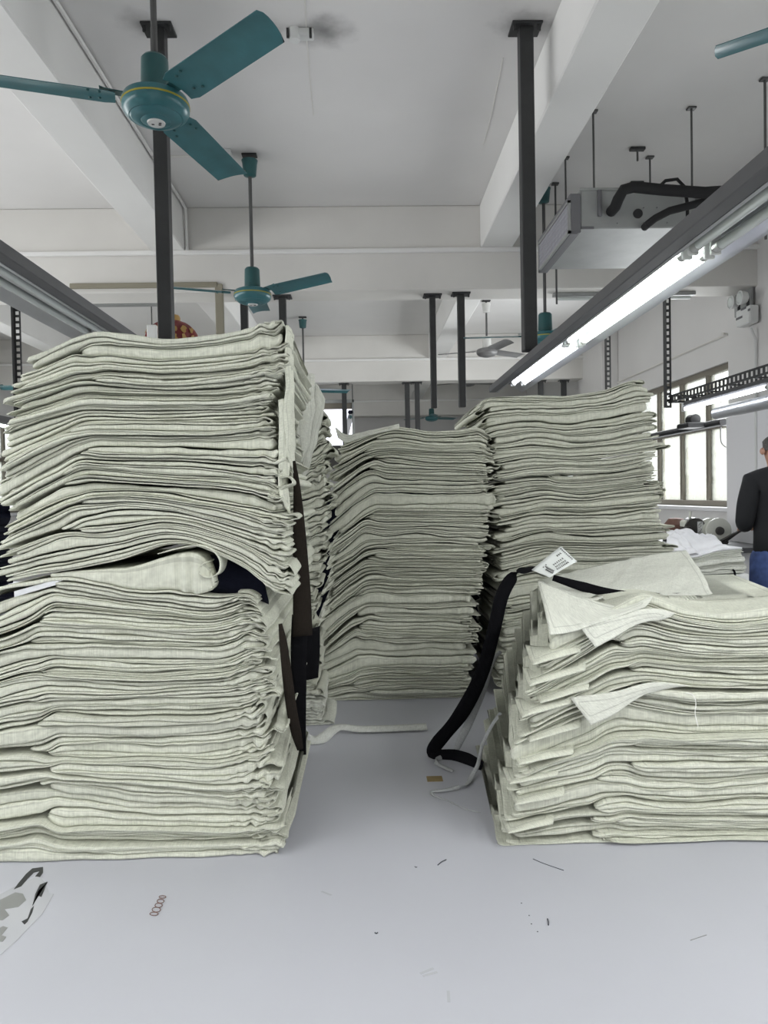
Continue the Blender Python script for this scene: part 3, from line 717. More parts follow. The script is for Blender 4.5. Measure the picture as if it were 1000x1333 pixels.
# --- front right stack
rf = Stack(1.0, [
    (1.0, [(640, 880), (700, 834), (725, 824), (780, 800), (815, 780), (838, 769), (886, 790), (943, 798), (1000, 790), (1070, 775)]),
    (0.87, [(640, 915), (700, 884), (730, 868), (800, 826), (828, 818), (880, 830), (950, 838), (1000, 836), (1070, 830)]),
    (0.76, [(640, 940), (700, 912), (735, 892), (800, 864), (828, 858), (900, 866), (1000, 866), (1070, 860)]),
    (0.57, [(640, 990), (680, 972), (740, 948), (800, 922), (828, 917), (900, 928), (1000, 926), (1070, 920)]),
    (0.42, [(640, 1025), (692, 1004), (740, 990), (789, 977), (900, 978), (1000, 978), (1070, 976)]),
    (0.27, [(640, 1055), (666, 1046), (771, 1023), (912, 1029), (1000, 1020), (1070, 1018)]),
    (0.13, [(640, 1090), (666, 1086), (754, 1066), (900, 1070), (1000, 1072), (1070, 1074)]),
    (0.0, [(640, 1114), (1070, 1114)])], 41, depth=0.40, back=(TABLE + 0.0005, at(720, 752, 1.4).z), back_blend=0.15)
rfc = rf.fill(36, 2.5, pc([(0, 656), (0.15, 654), (0.3, 660), (0.45, 670), (0.6, 676), (0.75, 686), (0.9, 698), (1, 706)]), pc([(0, 1064), (1, 1064)]), jit=0.009,
              left_part=(0.5, pc([(0, 745), (0.5, 785), (1, 800)]), pc([(0, 800), (0.5, 830), (1, 840)])), left_loop=0.0, group='folded cloths of the front right stack', crumple=0.2,
              lean=lambda f: 0.028 + 0.07 * f, noise=0.42, hem=True)
label_stack(rfc, 'the front right stack with the paper tag')
# loose hemmed corners folded out of the front
sheet('corner_flap', [[(700, 756, 1.10), (760, 778, 1.04), (812, 790, 1.002), (850, 776, 0.995)], [(708, 790, 1.03), (752, 806, 1.0), (800, 800, 0.990), (846, 784, 0.989)],
                      [(716, 826, 0.99), (745, 822, 0.985), (790, 808, 0.984), (840, 790, 0.985)]], 'cloth_pale', rfc[-1], res=(30, 18), wrinkle=0.0008, tk=0.003)
sheet('corner_flap', [[(752, 812, 0.990), (800, 800, 0.988), (850, 792, 0.987), (880, 798, 0.990)], [(764, 828, 0.982), (800, 814, 0.983), (842, 802, 0.985), (872, 803, 0.988)],
                      [(776, 843, 0.977), (800, 830, 0.980), (832, 812, 0.984), (862, 807, 0.988)]], 'cloth_pale', rfc[-3], res=(26, 16), wrinkle=0.0006, tk=0.0022)
sheet('corner_flap', [[(742, 908, 0.990), (800, 900, 0.988), (850, 888, 0.987), (905, 893, 0.992)], [(756, 926, 0.982), (800, 914, 0.983), (845, 896, 0.985), (885, 894, 0.990)],
                      [(770, 944, 0.977), (800, 930, 0.980), (832, 908, 0.984), (864, 896, 0.989)]], 'cloth_pale', rfc[-15], res=(26, 16), wrinkle=0.0006, tk=0.0022)
for q, (i_, u0, v0, u1, v1, hh) in enumerate(((-6, 694, 866, 752, 858, 16), (-9, 690, 893, 758, 884, 14), (-12, 704, 915, 762, 905, 13), (-14, 680, 934, 742, 928, 15), (-17, 690, 966, 752, 958, 15), (-20, 676, 995, 742, 992, 13), (-23, 664, 1021, 722, 1019, 12), (-27, 672, 1048, 730, 1042, 14), (-31, 662, 1084, 716, 1077, 13))):
    dd = 0.985; v1 = v0 - (0.30 if q < 5 else 0.2) * (u1 - u0)
    sheet('corner_flap', [[(u0 - 10, v0 - hh - 10, dd + 0.06), ((u0 + u1) / 2 - 6, v0 - hh - 9, dd + 0.05), (u1 + 4, v1 - hh - 2, dd + 0.03)],
                          [(u0 - 4, v0 - hh * 0.5, dd + 0.02), ((u0 + u1) / 2, (v0 + v1) / 2 - hh * 0.55, dd + 0.012), (u1 + 5, v1 - hh * 0.5, dd + 0.014)],
                          [(u0, v0, dd), ((u0 + u1) / 2, (v0 + v1) / 2 + 0.5, dd), (u1 + 4, v1, dd + 0.006)]], 'cloth', rfc[i_], res=(16, 12), wrinkle=0.0006, tk=0.0034, seed=q)
# cloth laid back over the top of the front right stack
rp = sheet('draped_cloth', [[(700, 757, 1.30), (745, 745, 1.32), (800, 732, 1.33), (850, 722, 1.34), (893, 717, 1.345)],
                            [(705, 762, 1.26), (750, 754, 1.27), (810, 744, 1.28), (860, 736, 1.29), (903, 730, 1.30)],
                            [(710, 766, 1.22), (755, 764, 1.22), (815, 757, 1.22), (870, 750, 1.23), (914, 746, 1.24)],
                            [(716, 771, 1.17), (760, 776, 1.16), (820, 772, 1.16), (880, 768, 1.17), (924, 766, 1.18)],
                            [(720, 776, 1.12), (765, 782, 1.11), (825, 782, 1.11), (885, 784, 1.11), (934, 786, 1.12)]], 'cloth_pale', res=(40, 26), wrinkle=0.0012, tk=0.004)
tag(rp, 'single pale cloth draped over the rear of the front right stack', 'cloth')
bk = ribbon('black_tape', [(720, 752, 1.205), (760, 764, 1.175), (800, 772, 1.15), (850, 775, 1.145), (905, 774, 1.15)], 'black', [0.010, 0.016, 0.012, 0.008, 0.006], side=(0, 0.35, 1), tk=0.002)
tag(bk, 'black tape lying on top of the front right stack beneath the draped cloth', 'tape')

# pile of navy cloths added to make the gaps dark behind the centre and rear stacks
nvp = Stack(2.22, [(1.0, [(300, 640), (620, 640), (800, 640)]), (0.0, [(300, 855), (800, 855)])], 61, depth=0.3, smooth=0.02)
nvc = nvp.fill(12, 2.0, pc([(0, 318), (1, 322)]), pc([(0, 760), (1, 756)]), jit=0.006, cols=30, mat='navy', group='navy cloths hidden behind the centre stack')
for i, o in enumerate(nvc): o['label'] = 'added gap-darkening navy cloth behind the centre stack, %s from the top of its pile' % ordinal(len(nvc) - i)

# ------------------------------------------------------------------ tapes, tag and marks on the table
tz = lambda u, v, h=0.004: (u, v, on_z(u, v, TABLE + h).y)
st = ribbon('black_strap', [(708, 741, 1.30), (690, 741, 1.285), (671, 748, 1.28), (654, 775, 1.28), (642, 825, 1.29), (626, 880, 1.31), (600, 930, 1.33), (573, 963, 1.345), (563, 979, 1.352), (573, 983, 1.345), (590, 987, 1.335), (608, 995, 1.31), (626, 1006, 1.28)],
            'black', [0.024, 0.024, 0.024, 0.024, 0.024, 0.026, 0.034, 0.032, 0.022, 0.022, 0.032, 0.040, 0.040], n=70,
            side=[(0, 1, 0.2), (0.4, 0.9, 0.2), (0.9, 0.3, 0.5), (1, 0, 0.2), (1, 0, 0.1), (1, 0, 0.2), (0.9, 0, 0.5), (0.9, 0, 0.4), (1, 0.1, 0), (0.2, 0.8, 1), (0, 0.6, 1), (0, 0.5, 1), (0, 0.5, 1)])
tag(st, 'long black strap hanging down beside the front right stack', 'strap')
g1 = ribbon('grey_ribbon', [(652, 848, 1.34), (640, 862, 1.345), (628, 900, 1.35), (612, 938, 1.355), (600, 962, 1.35), (592, 978, 1.345), tz(578, 984), tz(567, 992), tz(590, 1004)], 'grey_ribbon', [0.008, 0.012, 0.014, 0.015, 0.014, 0.010, 0.008, 0.008, 0.006], n=50,
            side=[(1, 0, 0.3)] * 5 + [(0.8, 0.2, 0.5), (0.3, 0.8, 0.5), (0.3, 0.9, 0.4), (0.3, 0.9, 0.2)])
tag(g1, 'grey white ribbon hanging behind the black strap', 'ribbon')
g2 = ribbon('grey_ribbon', [(652, 928, 1.26), (640, 945, 1.25), (628, 970, 1.24), (622, 996, 1.24), (614, 1010, 1.235), tz(606, 1022), tz(582, 1028), tz(563, 1030), tz(566, 1036, 0.002), tz(585, 1043, 0.0015), tz(606, 1053, 0.0015), tz(626, 1058, 0.0015)], 'grey_ribbon',
            [0.006, 0.006, 0.006, 0.007, 0.009, 0.008, 0.007, 0.006, 0.0025, 0.002, 0.0015, 0.001], n=64, tk=0.001, side=[(1, 0, 0.3)] * 6 + [(0.1, 1, 0.3)] * 6)
tag(g2, 'thin grey ribbon curling onto the table beside the brown sticker', 'ribbon')
b1 = ribbon('dark_brown_strap', [(383, 600, 1.06), (387, 640, 1.08), (390, 700, 1.10), (393, 770, 1.12), (394, 828, 1.13)], 'brown', [0.004, 0.011, 0.020, 0.027, 0.031], side=(1, 0.25, 0), n=40, tk=0.003)
tag(b1, 'dark brown strap hanging down the right side of the front left stack', 'strap')
b2 = ribbon('black_strap', [(391, 800, 1.15), (389, 850, 1.16), (390, 900, 1.18), (392, 950, 1.22), (394, 985, 1.32), (393, 996, 1.315)], 'black', [0.026, 0.026, 0.022, 0.016, 0.013, 0.010], side=(1, 0.2, 0), n=40, tk=0.003)
tag(b2, 'black strap hanging below the dark brown one beside the front left stack', 'strap')
b3 = ribbon('dark_brown_strap', [(365, 812, 1.00), (369, 838, 1.005), (374, 880, 1.02), (380, 925, 1.04), (386, 955, 1.06), (391, 976, 1.09)], 'brown', [0.005, 0.011, 0.014, 0.015, 0.015, 0.009], side=(1, 0.25, 0), n=36, tk=0.003)
tag(b3, 'narrow dark brown strap slanting across the lower edge of the front left stack', 'strap')
bg = sheet('black_gap_sheet', [[(396, 822, 1.42), (406, 818, 1.43), (416, 815, 1.45)], [(396, 850, 1.415), (406, 850, 1.425), (416, 850, 1.45)], [(396, 886, 1.42), (406, 884, 1.43), (414, 882, 1.45)]], 'black', res=(12, 12), tk=0.004)  # black sheet set into the gap in place of its shade
tag(bg, 'black cloth end stuck in the side of the sage left rear stack', 'cloth')
wr = ribbon('white_tie', [(393, 938, 1.36), (396, 954, 1.40), (404, 963, 1.44), (420, 961, 1.452), (440, 947, 1.50), (470, 949, 1.50), (510, 948, 1.503), (556, 946, 1.51)], 'white_ribbon', [0.010, 0.013, 0.018, 0.022, 0.018, 0.019, 0.020, 0.021], n=60,
            side=[(1, 0, 0.5), (0.8, 0.3, 0.5), (0.5, 0.8, 0.5), (0, 1, 0.6), (0.1, 1, 0.4), (0, 1, 0.4), (0, 1, 0.35), (0, 1, 0.35)], tk=0.004)
tag(wr, 'off white cloth tie lying on the table in front of the centre stack', 'ribbon')
p = on_z(566, 1014, TABLE)
s_ = MB().box((p.x - 0.0135, p.y - 0.012, TABLE), (p.x + 0.0135, p.y + 0.012, TABLE + 0.0006), 0.0002).build('brown_sticker', 'kraft')
tag(s_, 'small brown paper sticker on the table between the stacks', 'sticker')
# white paper tag with its print
T0, T1, T2, T3 = at(692, 742, 1.25), at(730.5, 711, 1.27), at(751.5, 731, 1.24), at(716, 752, 1.22)
pt = sheet('paper_tag', [[tuple(T0), tuple((T0 + T1) / 2 + Vector((0, 0, 0.001))), tuple(T1)], [tuple(T3), tuple((T3 + T2) / 2 + Vector((0, 0, 0.001))), tuple(T2)]], 'paper', res=(10, 6), tk=0.0005, world=True)
tag(pt, 'white paper tag with black print tucked into the front right stack', 'tag')
mb = MB(); nrm = (T1 - T0).cross(T3 - T0).normalized()
if nrm.y > 0: nrm = -nrm
def tp(a, b): return T0 + (T1 - T0) * a + (T3 - T0) * b + ((T2 - T1) - (T3 - T0)) * a * b + nrm * 0.0016
def mark(a, b, da, db):
    q = [tp(a, b), tp(a + da, b), tp(a + da, b + db), tp(a, b + db)]
    mb.prism(q, nrm * 0.0001)
rg = random.Random(5)
for (a, b, n, ln) in ((0.16, 0.50, 3, 0.035), (0.235, 0.42, 4, 0.03)):       # two bold lines across the tag
    for i in range(5): mark(a, b + i * 0.085, ln, 0.07); mark(a + ln * 1.3, b + i * 0.085 + 0.01, ln * 0.5, 0.05)
for (a0, b0, n, st_) in ((0.42, 0.50, 6, 0.062), (0.40, 0.66, 7, 0.055), (0.36, 0.80, 8, 0.055), (0.70, 0.24, 3, 0.055)):   # lines of characters along the tag
    for i in range(n):
        for k in range(3):
            mark(a0 + i * st_ + rg.random() * 0.006, b0 + k * 0.032, 0.026 + 0.014 * rg.random(), 0.018)
        mark(a0 + i * st_ + 0.014, b0, 0.009, 0.085)
for i in range(9): mark(0.92, 0.10 + i * 0.085, 0.03, 0.05)
for (a, b) in ((0.2, 0.30), (0.30, 0.28), (0.25, 0.35)): mark(a, b, 0.03, 0.05)
k_ = mb.build('printed_lettering', 'ink', pt); k_['kind'] = 'stuff'
# threads and scuffs on the table top
def flat_thread(name, pts, r, label, m='thread'):
    P = catmull(np.array([tuple(on_z(u, v, TABLE + r)) for u, v in pts]), 14)
    tag(MB().tube(P.tolist(), r, 5).build(name, m), label, 'thread')
tag(MB().tube(catmull(np.array([tuple(at(u, v, 0.972)) for u, v in ((893, 902), (901, 904), (906, 913), (905, 928), (907, 938), (909, 946))]), 20).tolist(), 0.0006, 5).build('thread', 'thread_white'), 'white loose thread hanging on the front of the front right stack', 'thread')
flat_thread('thread', [(694, 1118), (708, 1124), (734, 1133)], 0.0005, 'dark thread lying on the table before the front right stack')
flat_thread('thread', [(570, 1126), (575, 1122), (581, 1119)], 0.0007, 'short dark lint thread on the table between the two front stacks')
flat_thread('thread', [(713, 1196), (714, 1200), (714, 1204)], 0.0007, 'short black speck of thread on the front of the table, at the right')
flat_thread('thread', [(899, 1224), (908, 1221), (920, 1217)], 0.0004, 'faint grey scratch of thread on the table, at the far right', 'scuff_grey')
flat_thread('thread', [(488, 1214), (490, 1215), (492, 1214)], 0.0007, 'tiny black speck on the table, at the middle of the front')
flat_thread('thread', [(540, 1128), (541.5, 1129), (543, 1128.5)], 0.0005, 'tiny dark crumb on the table, behind the middle speck')
for i, (u, v) in enumerate(((689, 1192), (692, 1203), (700, 1213), (679, 1176))):
    o = MB().lathe([(0.0002, 0), (0.0009, 0.0002), (0.0006, 0.0006), (0.0, 0.0007)], tuple(on_z(u, v, TABLE)), 7).build('lint_speck', 'thread')
    tag(o, ['tiny lint speck nearest behind the short black thread', 'tiny lint speck left of the short black thread', 'tiny lint speck in front of the short black thread', 'tiny lint speck farthest back on the table front'][i], 'lint', 'lint specks on the table')
for i, (u, v) in enumerate(((556, 1264), (584, 1297), (425, 1163), (560, 1268))):
    p = on_z(u, v, TABLE); a = 0.5 + i
    o = MB().box((p.x - 0.008, p.y - 0.0015, TABLE), (p.x + 0.008, p.y + 0.0015, TABLE + 0.0002), 0, Matrix.Rotation(a, 3, 'Z')).build('scuff', 'film')
    tag(o, ['faint pale scuff, upper one left of centre on the table front', 'faint pale scuff nearest the camera on the table', 'faint pale scuff farthest back, in front of the aisle', 'faint pale scuff just right of the upper one on the table front'][i], 'scuff', 'pale scuffs on the table')
def flat_patch(name, poly, h, mat, parent):
    mb = MB().prism([tuple(on_z(u, v, TABLE + 0.0001)) for u, v in poly], (0, 0, h)); return mb.build(name, mat, parent)
t = thing('tape_residue', tuple(on_z(25, 1190, TABLE)), 'torn clear tape with black and grey adhesive residue at the left table edge', 'tape')
flat_patch('clear_tape', [(-30, 1180), (18, 1155), (50, 1140), (60, 1150), (64, 1162), (70, 1164), (55, 1190), (20, 1226), (-30, 1270)], 0.0003, 'film', t)
flat_patch('dark_residue', [(24, 1150), (34, 1138), (42, 1131), (56, 1129), (56, 1136), (52, 1142), (46, 1141), (52, 1134), (44, 1136), (36, 1144), (28, 1154), (18, 1158)], 0.0006, 'scuff_dark', t)
flat_patch('grey_residue', [(-20, 1182), (4, 1170), (20, 1162), (30, 1164), (34, 1172), (24, 1181), (6, 1184), (12, 1192), (4, 1198), (-20, 1200)], 0.0006, 'scuff_grey', t)
flat_patch('grey_residue', [(-10, 1214), (4, 1206), (10, 1208), (2, 1218), (8, 1220), (4, 1226), (-10, 1226)], 0.0006, 'scuff_grey', t)
flat_patch('dark_residue', [(40, 1184), (44, 1180), (42, 1188), (36, 1200), (32, 1204), (28, 1200), (36, 1196)], 0.0006, 'scuff_dark', t)
flat_patch('dark_residue', [(52, 1152), (62, 1148), (58, 1158), (54, 1168), (48, 1166), (50, 1160), (46, 1172), (42, 1180), (46, 1164)], 0.0005, 'scuff_dark', t)
# little strip of printed characters stuck to the table
mb = MB()
for (u, v, ww, hh) in ((211.5, 1167.5, 4.5, 1.6), (209, 1173, 4.5, 2.6), (206.5, 1178.5, 4.8, 2.8), (203.5, 1184, 5.5, 3.2), (200.5, 1189.5, 5.5, 2.2)):
    P = [tuple(on_z(u + ww * math.cos(a), v + hh * math.sin(a), TABLE + 0.0006)) for a in np.linspace(0, 2 * PI, 13)]
    mb.tube(P, 0.0005, 4, False)
o = mb.build('printed_digits', 'rust'); tag(o, 'small brown strip of printed digits stuck on the table front', 'sticker')

# ------------------------------------------------------------------ steel posts from the ceiling
def post(px, v0, d, zb, label, wd=0.068, ztop=None, group=None):
    zt = CEIL if ztop is None else ztop
    p = at(px, v0, d)
    t = thing('steel_post', (p.x, d, zb), label, 'post', group)
    MB().box((p.x - wd / 2, d - wd / 2, zb), (p.x + wd / 2, d + wd / 2, zt - 0.01), 0.004).build('post', 'dark_steel', t)
    mb = MB().box((p.x - 0.075, d - 0.06, zt - 0.012), (p.x + 0.075, d + 0.06, zt), 0.002)
    for sx in (-0.06, 0.06): mb.tube([(p.x + sx, d - 0.04, zt - 0.04), (p.x + sx, d - 0.04, zt - 0.01)], 0.008, 6)
    mb.build('ceiling_plate', 'dark_steel', t)
    return p
RZ = CAM_Z + 0.70
pl = post(207, 52, 3.70, RZ, 'near dark steel post hanging from the ceiling behind the near fan')
pr = post(684, 47, 3.70, RZ, 'near dark steel post reaching down to the lit lamp rail')
for (u, d, zb, lab, zt) in ((563, 6.12, RZ, 'dark post under the cross beam, left of the thicker one', CBZ), (600, 6.08, RZ, 'dark post under the cross beam, just left of the lit rail', CBZ),
                        (318, 6.1, RZ, 'dark post partly hidden behind the second teal fan', CBZ), (368, 6.1, RZ, 'dark double post right of the second teal fan', CBZ)):
    post(u, 400, d, zb, lab, 0.058 if d != 6.12 else 0.05, zt)
for (u, d, lab) in ((530, 10.9, 'far thin dark post, left one of a pair over the centre stack'), (543, 10.88, 'far thin dark post, right one of a pair over the centre stack'),
                    (704, 10.9, 'far dark post, left one of a pair over the right rear stack'), (734, 10.9, 'far dark post, right one of a pair over the right rear stack'),
                    (448, 10.9, 'far short dark post above the framed light panel')):
    post(u, 505, d, RZ + 0.0, lab, 0.07, CBZ)

# ------------------------------------------------------------------ ceiling fans
def fan(hub, d, angs, R, label, drop=None, col='teal', cold='teal_dark', ceil=None, blade_w=0.135, tilt=0.20, rod=0.012, droop=0.0, group=None, canopy_mat=None, hr=0.125, detail=True):
    c = at(*hub, d); zt = CEIL if ceil is None else ceil
    t = thing('ceiling_fan', (c.x, d, c.z - 0.06), label, 'fan', group)
    MB().lathe([(0.02, 0), (0.055, 0), (0.05, -0.02), (0.042, -0.10), (0.03, -0.105), (0.014, -0.11)], (c.x, d, zt - 0.04), 20).build('canopy_cap', canopy_mat or cold, t)
    mb = MB().tube([(c.x, d, c.z + 0.10), (c.x, d, zt - 0.02)], rod, 10); mb.build('down_rod', 'rod', t)
    mb = MB().box((c.x - 0.05, d - 0.03, zt - 0.012), (c.x + 0.05, d + 0.03, zt), 0.002); mb.build('ceiling_hook_plate', 'dark_steel', t)
    MB().lathe([(0.014, 0.195), (0.042, 0.19), (0.050, 0.18), (0.054, 0.05), (0.05, 0.045)], (c.x, d, c.z), 24).build('lower_canopy', cold, t)
    k = hr / 0.125
    MB().lathe([(0.05 * k, 0.052), (0.085 * k, 0.050), (0.118 * k, 0.036), (0.125 * k, 0.022), (0.125 * k, -0.006), (0.118 * k, -0.022), (0.100 * k, -0.036), (0.096 * k, -0.036), (0.088 * k, -0.042), (0.060 * k, -0.050), (0.056 * k, -0.049), (0.050 * k, -0.053), (0.0, -0.056)], (c.x, d, c.z), 40).build('motor_housing', col, t)
    if detail:
        MB().lathe([(0.1245 * k, 0.013), (0.1265 * k, 0.012), (0.1265 * k, 0.006), (0.1245 * k, 0.005)], (c.x, d, c.z), 40).build('trim_band', 'yellow', t)
        bd = MB().lathe([(0.0, -0.0595), (0.032, -0.059), (0.034, -0.054)], (c.x, d, c.z), 24).build('badge', 'badge', t)
        mb = MB()
        for (sx, sy) in ((-0.013, 0.002), (0.012, 0.006), (0.016, -0.006)): mb.box((c.x + sx - 0.005, d + sy - 0.004, c.z - 0.0602), (c.x + sx + 0.005, d + sy + 0.004, c.z - 0.059))
        mb.build('badge_print', 'ink', bd)
    for a in angs:
        a = math.radians(a); ca, sa = math.cos(a), math.sin(a)
        n = 16; V = []; Fq = []; rs = np.linspace(0.145, R, n)
        for s in (1, -1):
            for i, r in enumerate(rs):
                w0 = blade_w * (0.52 + 0.48 * min(1, (r - 0.145) / 0.10 + 0.62)) * (1.0 + 0.10 * (1 - r / R))
                for q in np.linspace(-0.5, 0.5, 7):
                    rr = r - (0.03 * (q + 0.5) if i == n - 1 else 0) - (0.012 * (abs(q) * 2) ** 4 if i == n - 1 else 0)
                    y = q * w0; z = -y * tilt * 1.0 + 0.010 * (1 - (2 * q) ** 2) - droop * (r - 0.145) + s * 0.0012
                    V.append((c.x + ca * rr - sa * y, d + sa * rr + ca * y, c.z + 0.018 + z))
        m = n * 7; I = lambda s, i, j: s * m + i * 7 + j
        for i in range(n - 1):
            for j in range(6):
                Fq.append((I(0, i, j), I(0, i + 1, j), I(0, i + 1, j + 1), I(0, i, j + 1))); Fq.append((I(1, i, j), I(1, i, j + 1), I(1, i + 1, j + 1), I(1, i + 1, j)))
            Fq.append((I(0, i, 0), I(1, i, 0), I(1, i + 1, 0), I(0, i + 1, 0))); Fq.append((I(0, i, 6), I(0, i + 1, 6), I(1, i + 1, 6), I(1, i, 6)))
        for j in range(6): Fq.append((I(0, n - 1, j), I(1, n - 1, j), I(1, n - 1, j + 1), I(0, n - 1, j + 1))); Fq.append((I(0, 0, j), I(0, 0, j + 1), I(1, 0, j + 1), I(1, 0, j)))
        bl = link_mesh('blade', V, Fq, col, t, smooth=0.7)
        mb = MB()
        def P(r, y, z): return (c.x + ca * r - sa * y, d + sa * r + ca * y, c.z + 0.018 + z)
        mb.prism([P(0.10, -0.022, 0.018), P(0.18, -0.030, 0.026), P(0.20, -0.040, 0.028), P(0.20, 0.040, 0.012), P(0.18, 0.030, 0.012), P(0.10, 0.022, 0.012)], (0, 0, 0.005))
        mb.build('blade_bracket', cold, bl)
        if detail:
            for (r, y) in ((0.20, -0.038), (0.20, 0.034), (0.235, -0.045), (0.238, 0.045)):
                q = P(r, y, -y * tilt - 0.004 + 0.010 * (1 - (2 * y / blade_w) ** 2)); MB().lathe([(0.0, -0.004), (0.005, -0.003), (0.006, 0.001)], q, 8).build('screw', cold, bl)
    return c
fan((203, 141), 2.86, (-43, 75, 197), 0.70, 'nearest teal ceiling fan with a yellow band, at the upper left', droop=0.0)
fan((329, 386), 5.05, (-28, 92, 190), 0.62, 'second teal ceiling fan, hanging above the tall front left stack', blade_w=0.125, rod=0.012, droop=-0.05)
fan((710, 441), 5.55, (60, 176, 300), 0.62, 'teal ceiling fan partly hidden behind the lit lamp rail')
fan((1220, -20), 2.15, (143, 23, 263), 0.62, 'teal fan with only a blade tip in view, at the top right corner')
fan((634, 459), 8.9, (35, 160, 285), 0.62, 'grey fan with a white canopy hanging beyond the cross beam', col='grey_fan', cold='fan_white', detail=False)
fan((610, 499), 12.8, (20, 150, 262), 0.66, 'far dark grey fan seen beside the thick dark post', col='grey_fan', cold='grey_fan', detail=False)
fan((396, 510), 9.6, (15, 135, 255), 0.62, 'far teal fan above the framed light panel', detail=False)
fan((-20, 507), 8.2, (5, 125, 245), 0.62, 'teal fan at the far left, cut by the picture edge', detail=False)
fan((562, 545), 14.2, (30, 150, 270), 0.6, 'smallest far teal fan on a long rod over the centre stack', detail=False)
# junction box and cable by the second fan's mount
p = at(290, 206, 5.0)
t = thing('junction_box', (p.x, 5.0, CEIL - 0.05), 'small white junction box with a cable beside the second fan mount', 'box')
MB().box((p.x - 0.06, 4.95, CEIL - 0.05), (p.x + 0.06, 5.05, CEIL), 0.006).build('body', 'white_plastic', t)
MB().tube([(p.x + 0.02, 5.0, CEIL - 0.05), (p.x + 0.03, 5.0, CEIL - 0.10), (p.x + 0.08, 5.0, CEIL - 0.135), (p.x + 0.15, 5.02, CEIL - 0.12)], 0.006, 6).build('cable', 'frame', t)
MB().tube([(p.x - 0.06, 5.0, CEIL - 0.03), (-1.37, 5.0, CEIL - 0.03)], 0.008, 6).build('conduit', 'beam_old', t)
p = at(397, 52, 3.72)
t = thing('lamp_holder', (p.x, 3.72, CEIL - 0.05), 'broken white lamp holder on the ceiling by the near fan blade', 'lamp')
MB().box((p.x - 0.075, 3.69, CEIL - 0.035), (p.x + 0.045, 3.75, CEIL), 0.006).build('body', 'white_plastic', t)
MB().lathe([(0.0, -0.06), (0.026, -0.055), (0.03, -0.02), (0.03, 0)], (p.x - 0.05, 3.71, CEIL), 14).build('socket', 'white_plastic', t)
for sx in (-0.082, 0.03): MB().box((p.x + sx - 0.006, 3.688, CEIL - 0.05), (p.x + sx + 0.006, 3.70, CEIL - 0.005)).build('clip', 'dark_steel', t)

# ------------------------------------------------------------------ lamp rails with fluorescent tubes
def tube_lamp(x, y0, y1, z, r, mat, root):
    tb = MB().tube([(x, y0 + 0.025, z), (x, y1 - 0.025, z)], r, 12).build('tube', mat, root)
    for (ya, yb) in ((y0, y0 + 0.03), (y1 - 0.03, y1)): MB().tube([(x, ya, z), (x, yb, z)], r * 1.08, 12).build('tube_cap', 'cap_metal', tb)
    for ye in (y0 - 0.012, y1 + 0.0): MB().box((x - 0.014, ye, z - 0.018), (x + 0.014, ye + 0.012, z + 0.045), 0.002).build('lamp_socket', 'white_plastic', tb)
def lamp_rail(xe, sg, z, y0, y1, label, segs, posts, w=0.22, glow=7.0):
    """xe: the edge toward the aisle; sg: which way the reflector opens"""
    t = thing('lamp_rail', (xe, (y0 + y1) / 2, z - 0.05), label, 'lamp')
    X = lambda a: xe + sg * a
    MB().box((X(0), y0, z - 0.028), (X(0.045), y1, z + 0.012), 0.003).build('side_channel', 'rail', t)
    # folded reflector: edge lip, slope up, flat, slope down, outer lip
    pr_ = [(0.045, -0.028), (0.055, -0.030), (0.085, 0.022), (0.155, 0.022), (w - 0.02, -0.022), (w, -0.030)]
    poly = [(X(a), y0, z + b) for a, b in pr_] + [(X(a), y0, z + b + 0.0025) for a, b in pr_[::-1]]
    MB().prism(poly, (0, y1 - y0, 0)).build('reflector', 'reflector', t)
    MB().box((X(0.10), y0, z + 0.022), (X(0.14), y1, z + 0.055), 0.003).build('spine', 'rail', t)
    for (a, b, kind) in segs:
        for q in (0.088, 0.150): tube_lamp(X(q), a, b, z - 0.020, 0.0135, kind, t)
        if kind != 'tube_off': area('tube_light', (X(0.12), (a + b) / 2, z - 0.045), (X(0.12), (a + b) / 2, 0), 0.10, 1.1, glow * (0.72 if -0.5 < a < 0.8 else (0.9 if a < -0.5 else 0.4)), (1.0, 1.0, 0.985))
    return t
def rows(y, n, step=1.22): return [(y + i * step, y + i * step + 1.19) for i in range(n)]
ZR = CAM_Z + 0.676
lamp_rail(0.825, 1, ZR, -3.4, 4.82, 'right lamp rail, with glowing fluorescent tubes, over the white table',
          [(-3.0, -1.81, 'tube_lit'), (-1.78, -0.59, 'tube_lit'), (-0.48, 0.71, 'tube_lit'), (0.82, 2.01, 'tube_off'), (2.06, 3.25, 'tube_lit'), (3.30, 4.46, 'tube_lit_cool')], None)
lamp_rail(-1.035, -1, ZR + 0.066, -3.4, 4.82, 'left lamp rail, its tubes unlit, above the tall front left stack',
          [(-3.0, -1.81, 'tube_lit'), (-1.78, -0.59, 'tube_lit'), (-0.48, 0.71, 'tube_lit'), (0.82, 2.01, 'tube_off'), (2.06, 3.25, 'tube_off'), (3.30, 4.46, 'tube_off')], None, w=0.25)
for (x, ya, yb, lab) in ((-3.0, 1.0, 9.0, 'far left lamp rail with lit tubes near the left windows'),):
    lamp_rail(x, -1, ZR, ya, yb, lab, [(a, b, 'tube_lit') for a, b in rows(ya + 0.1, 6)], None)
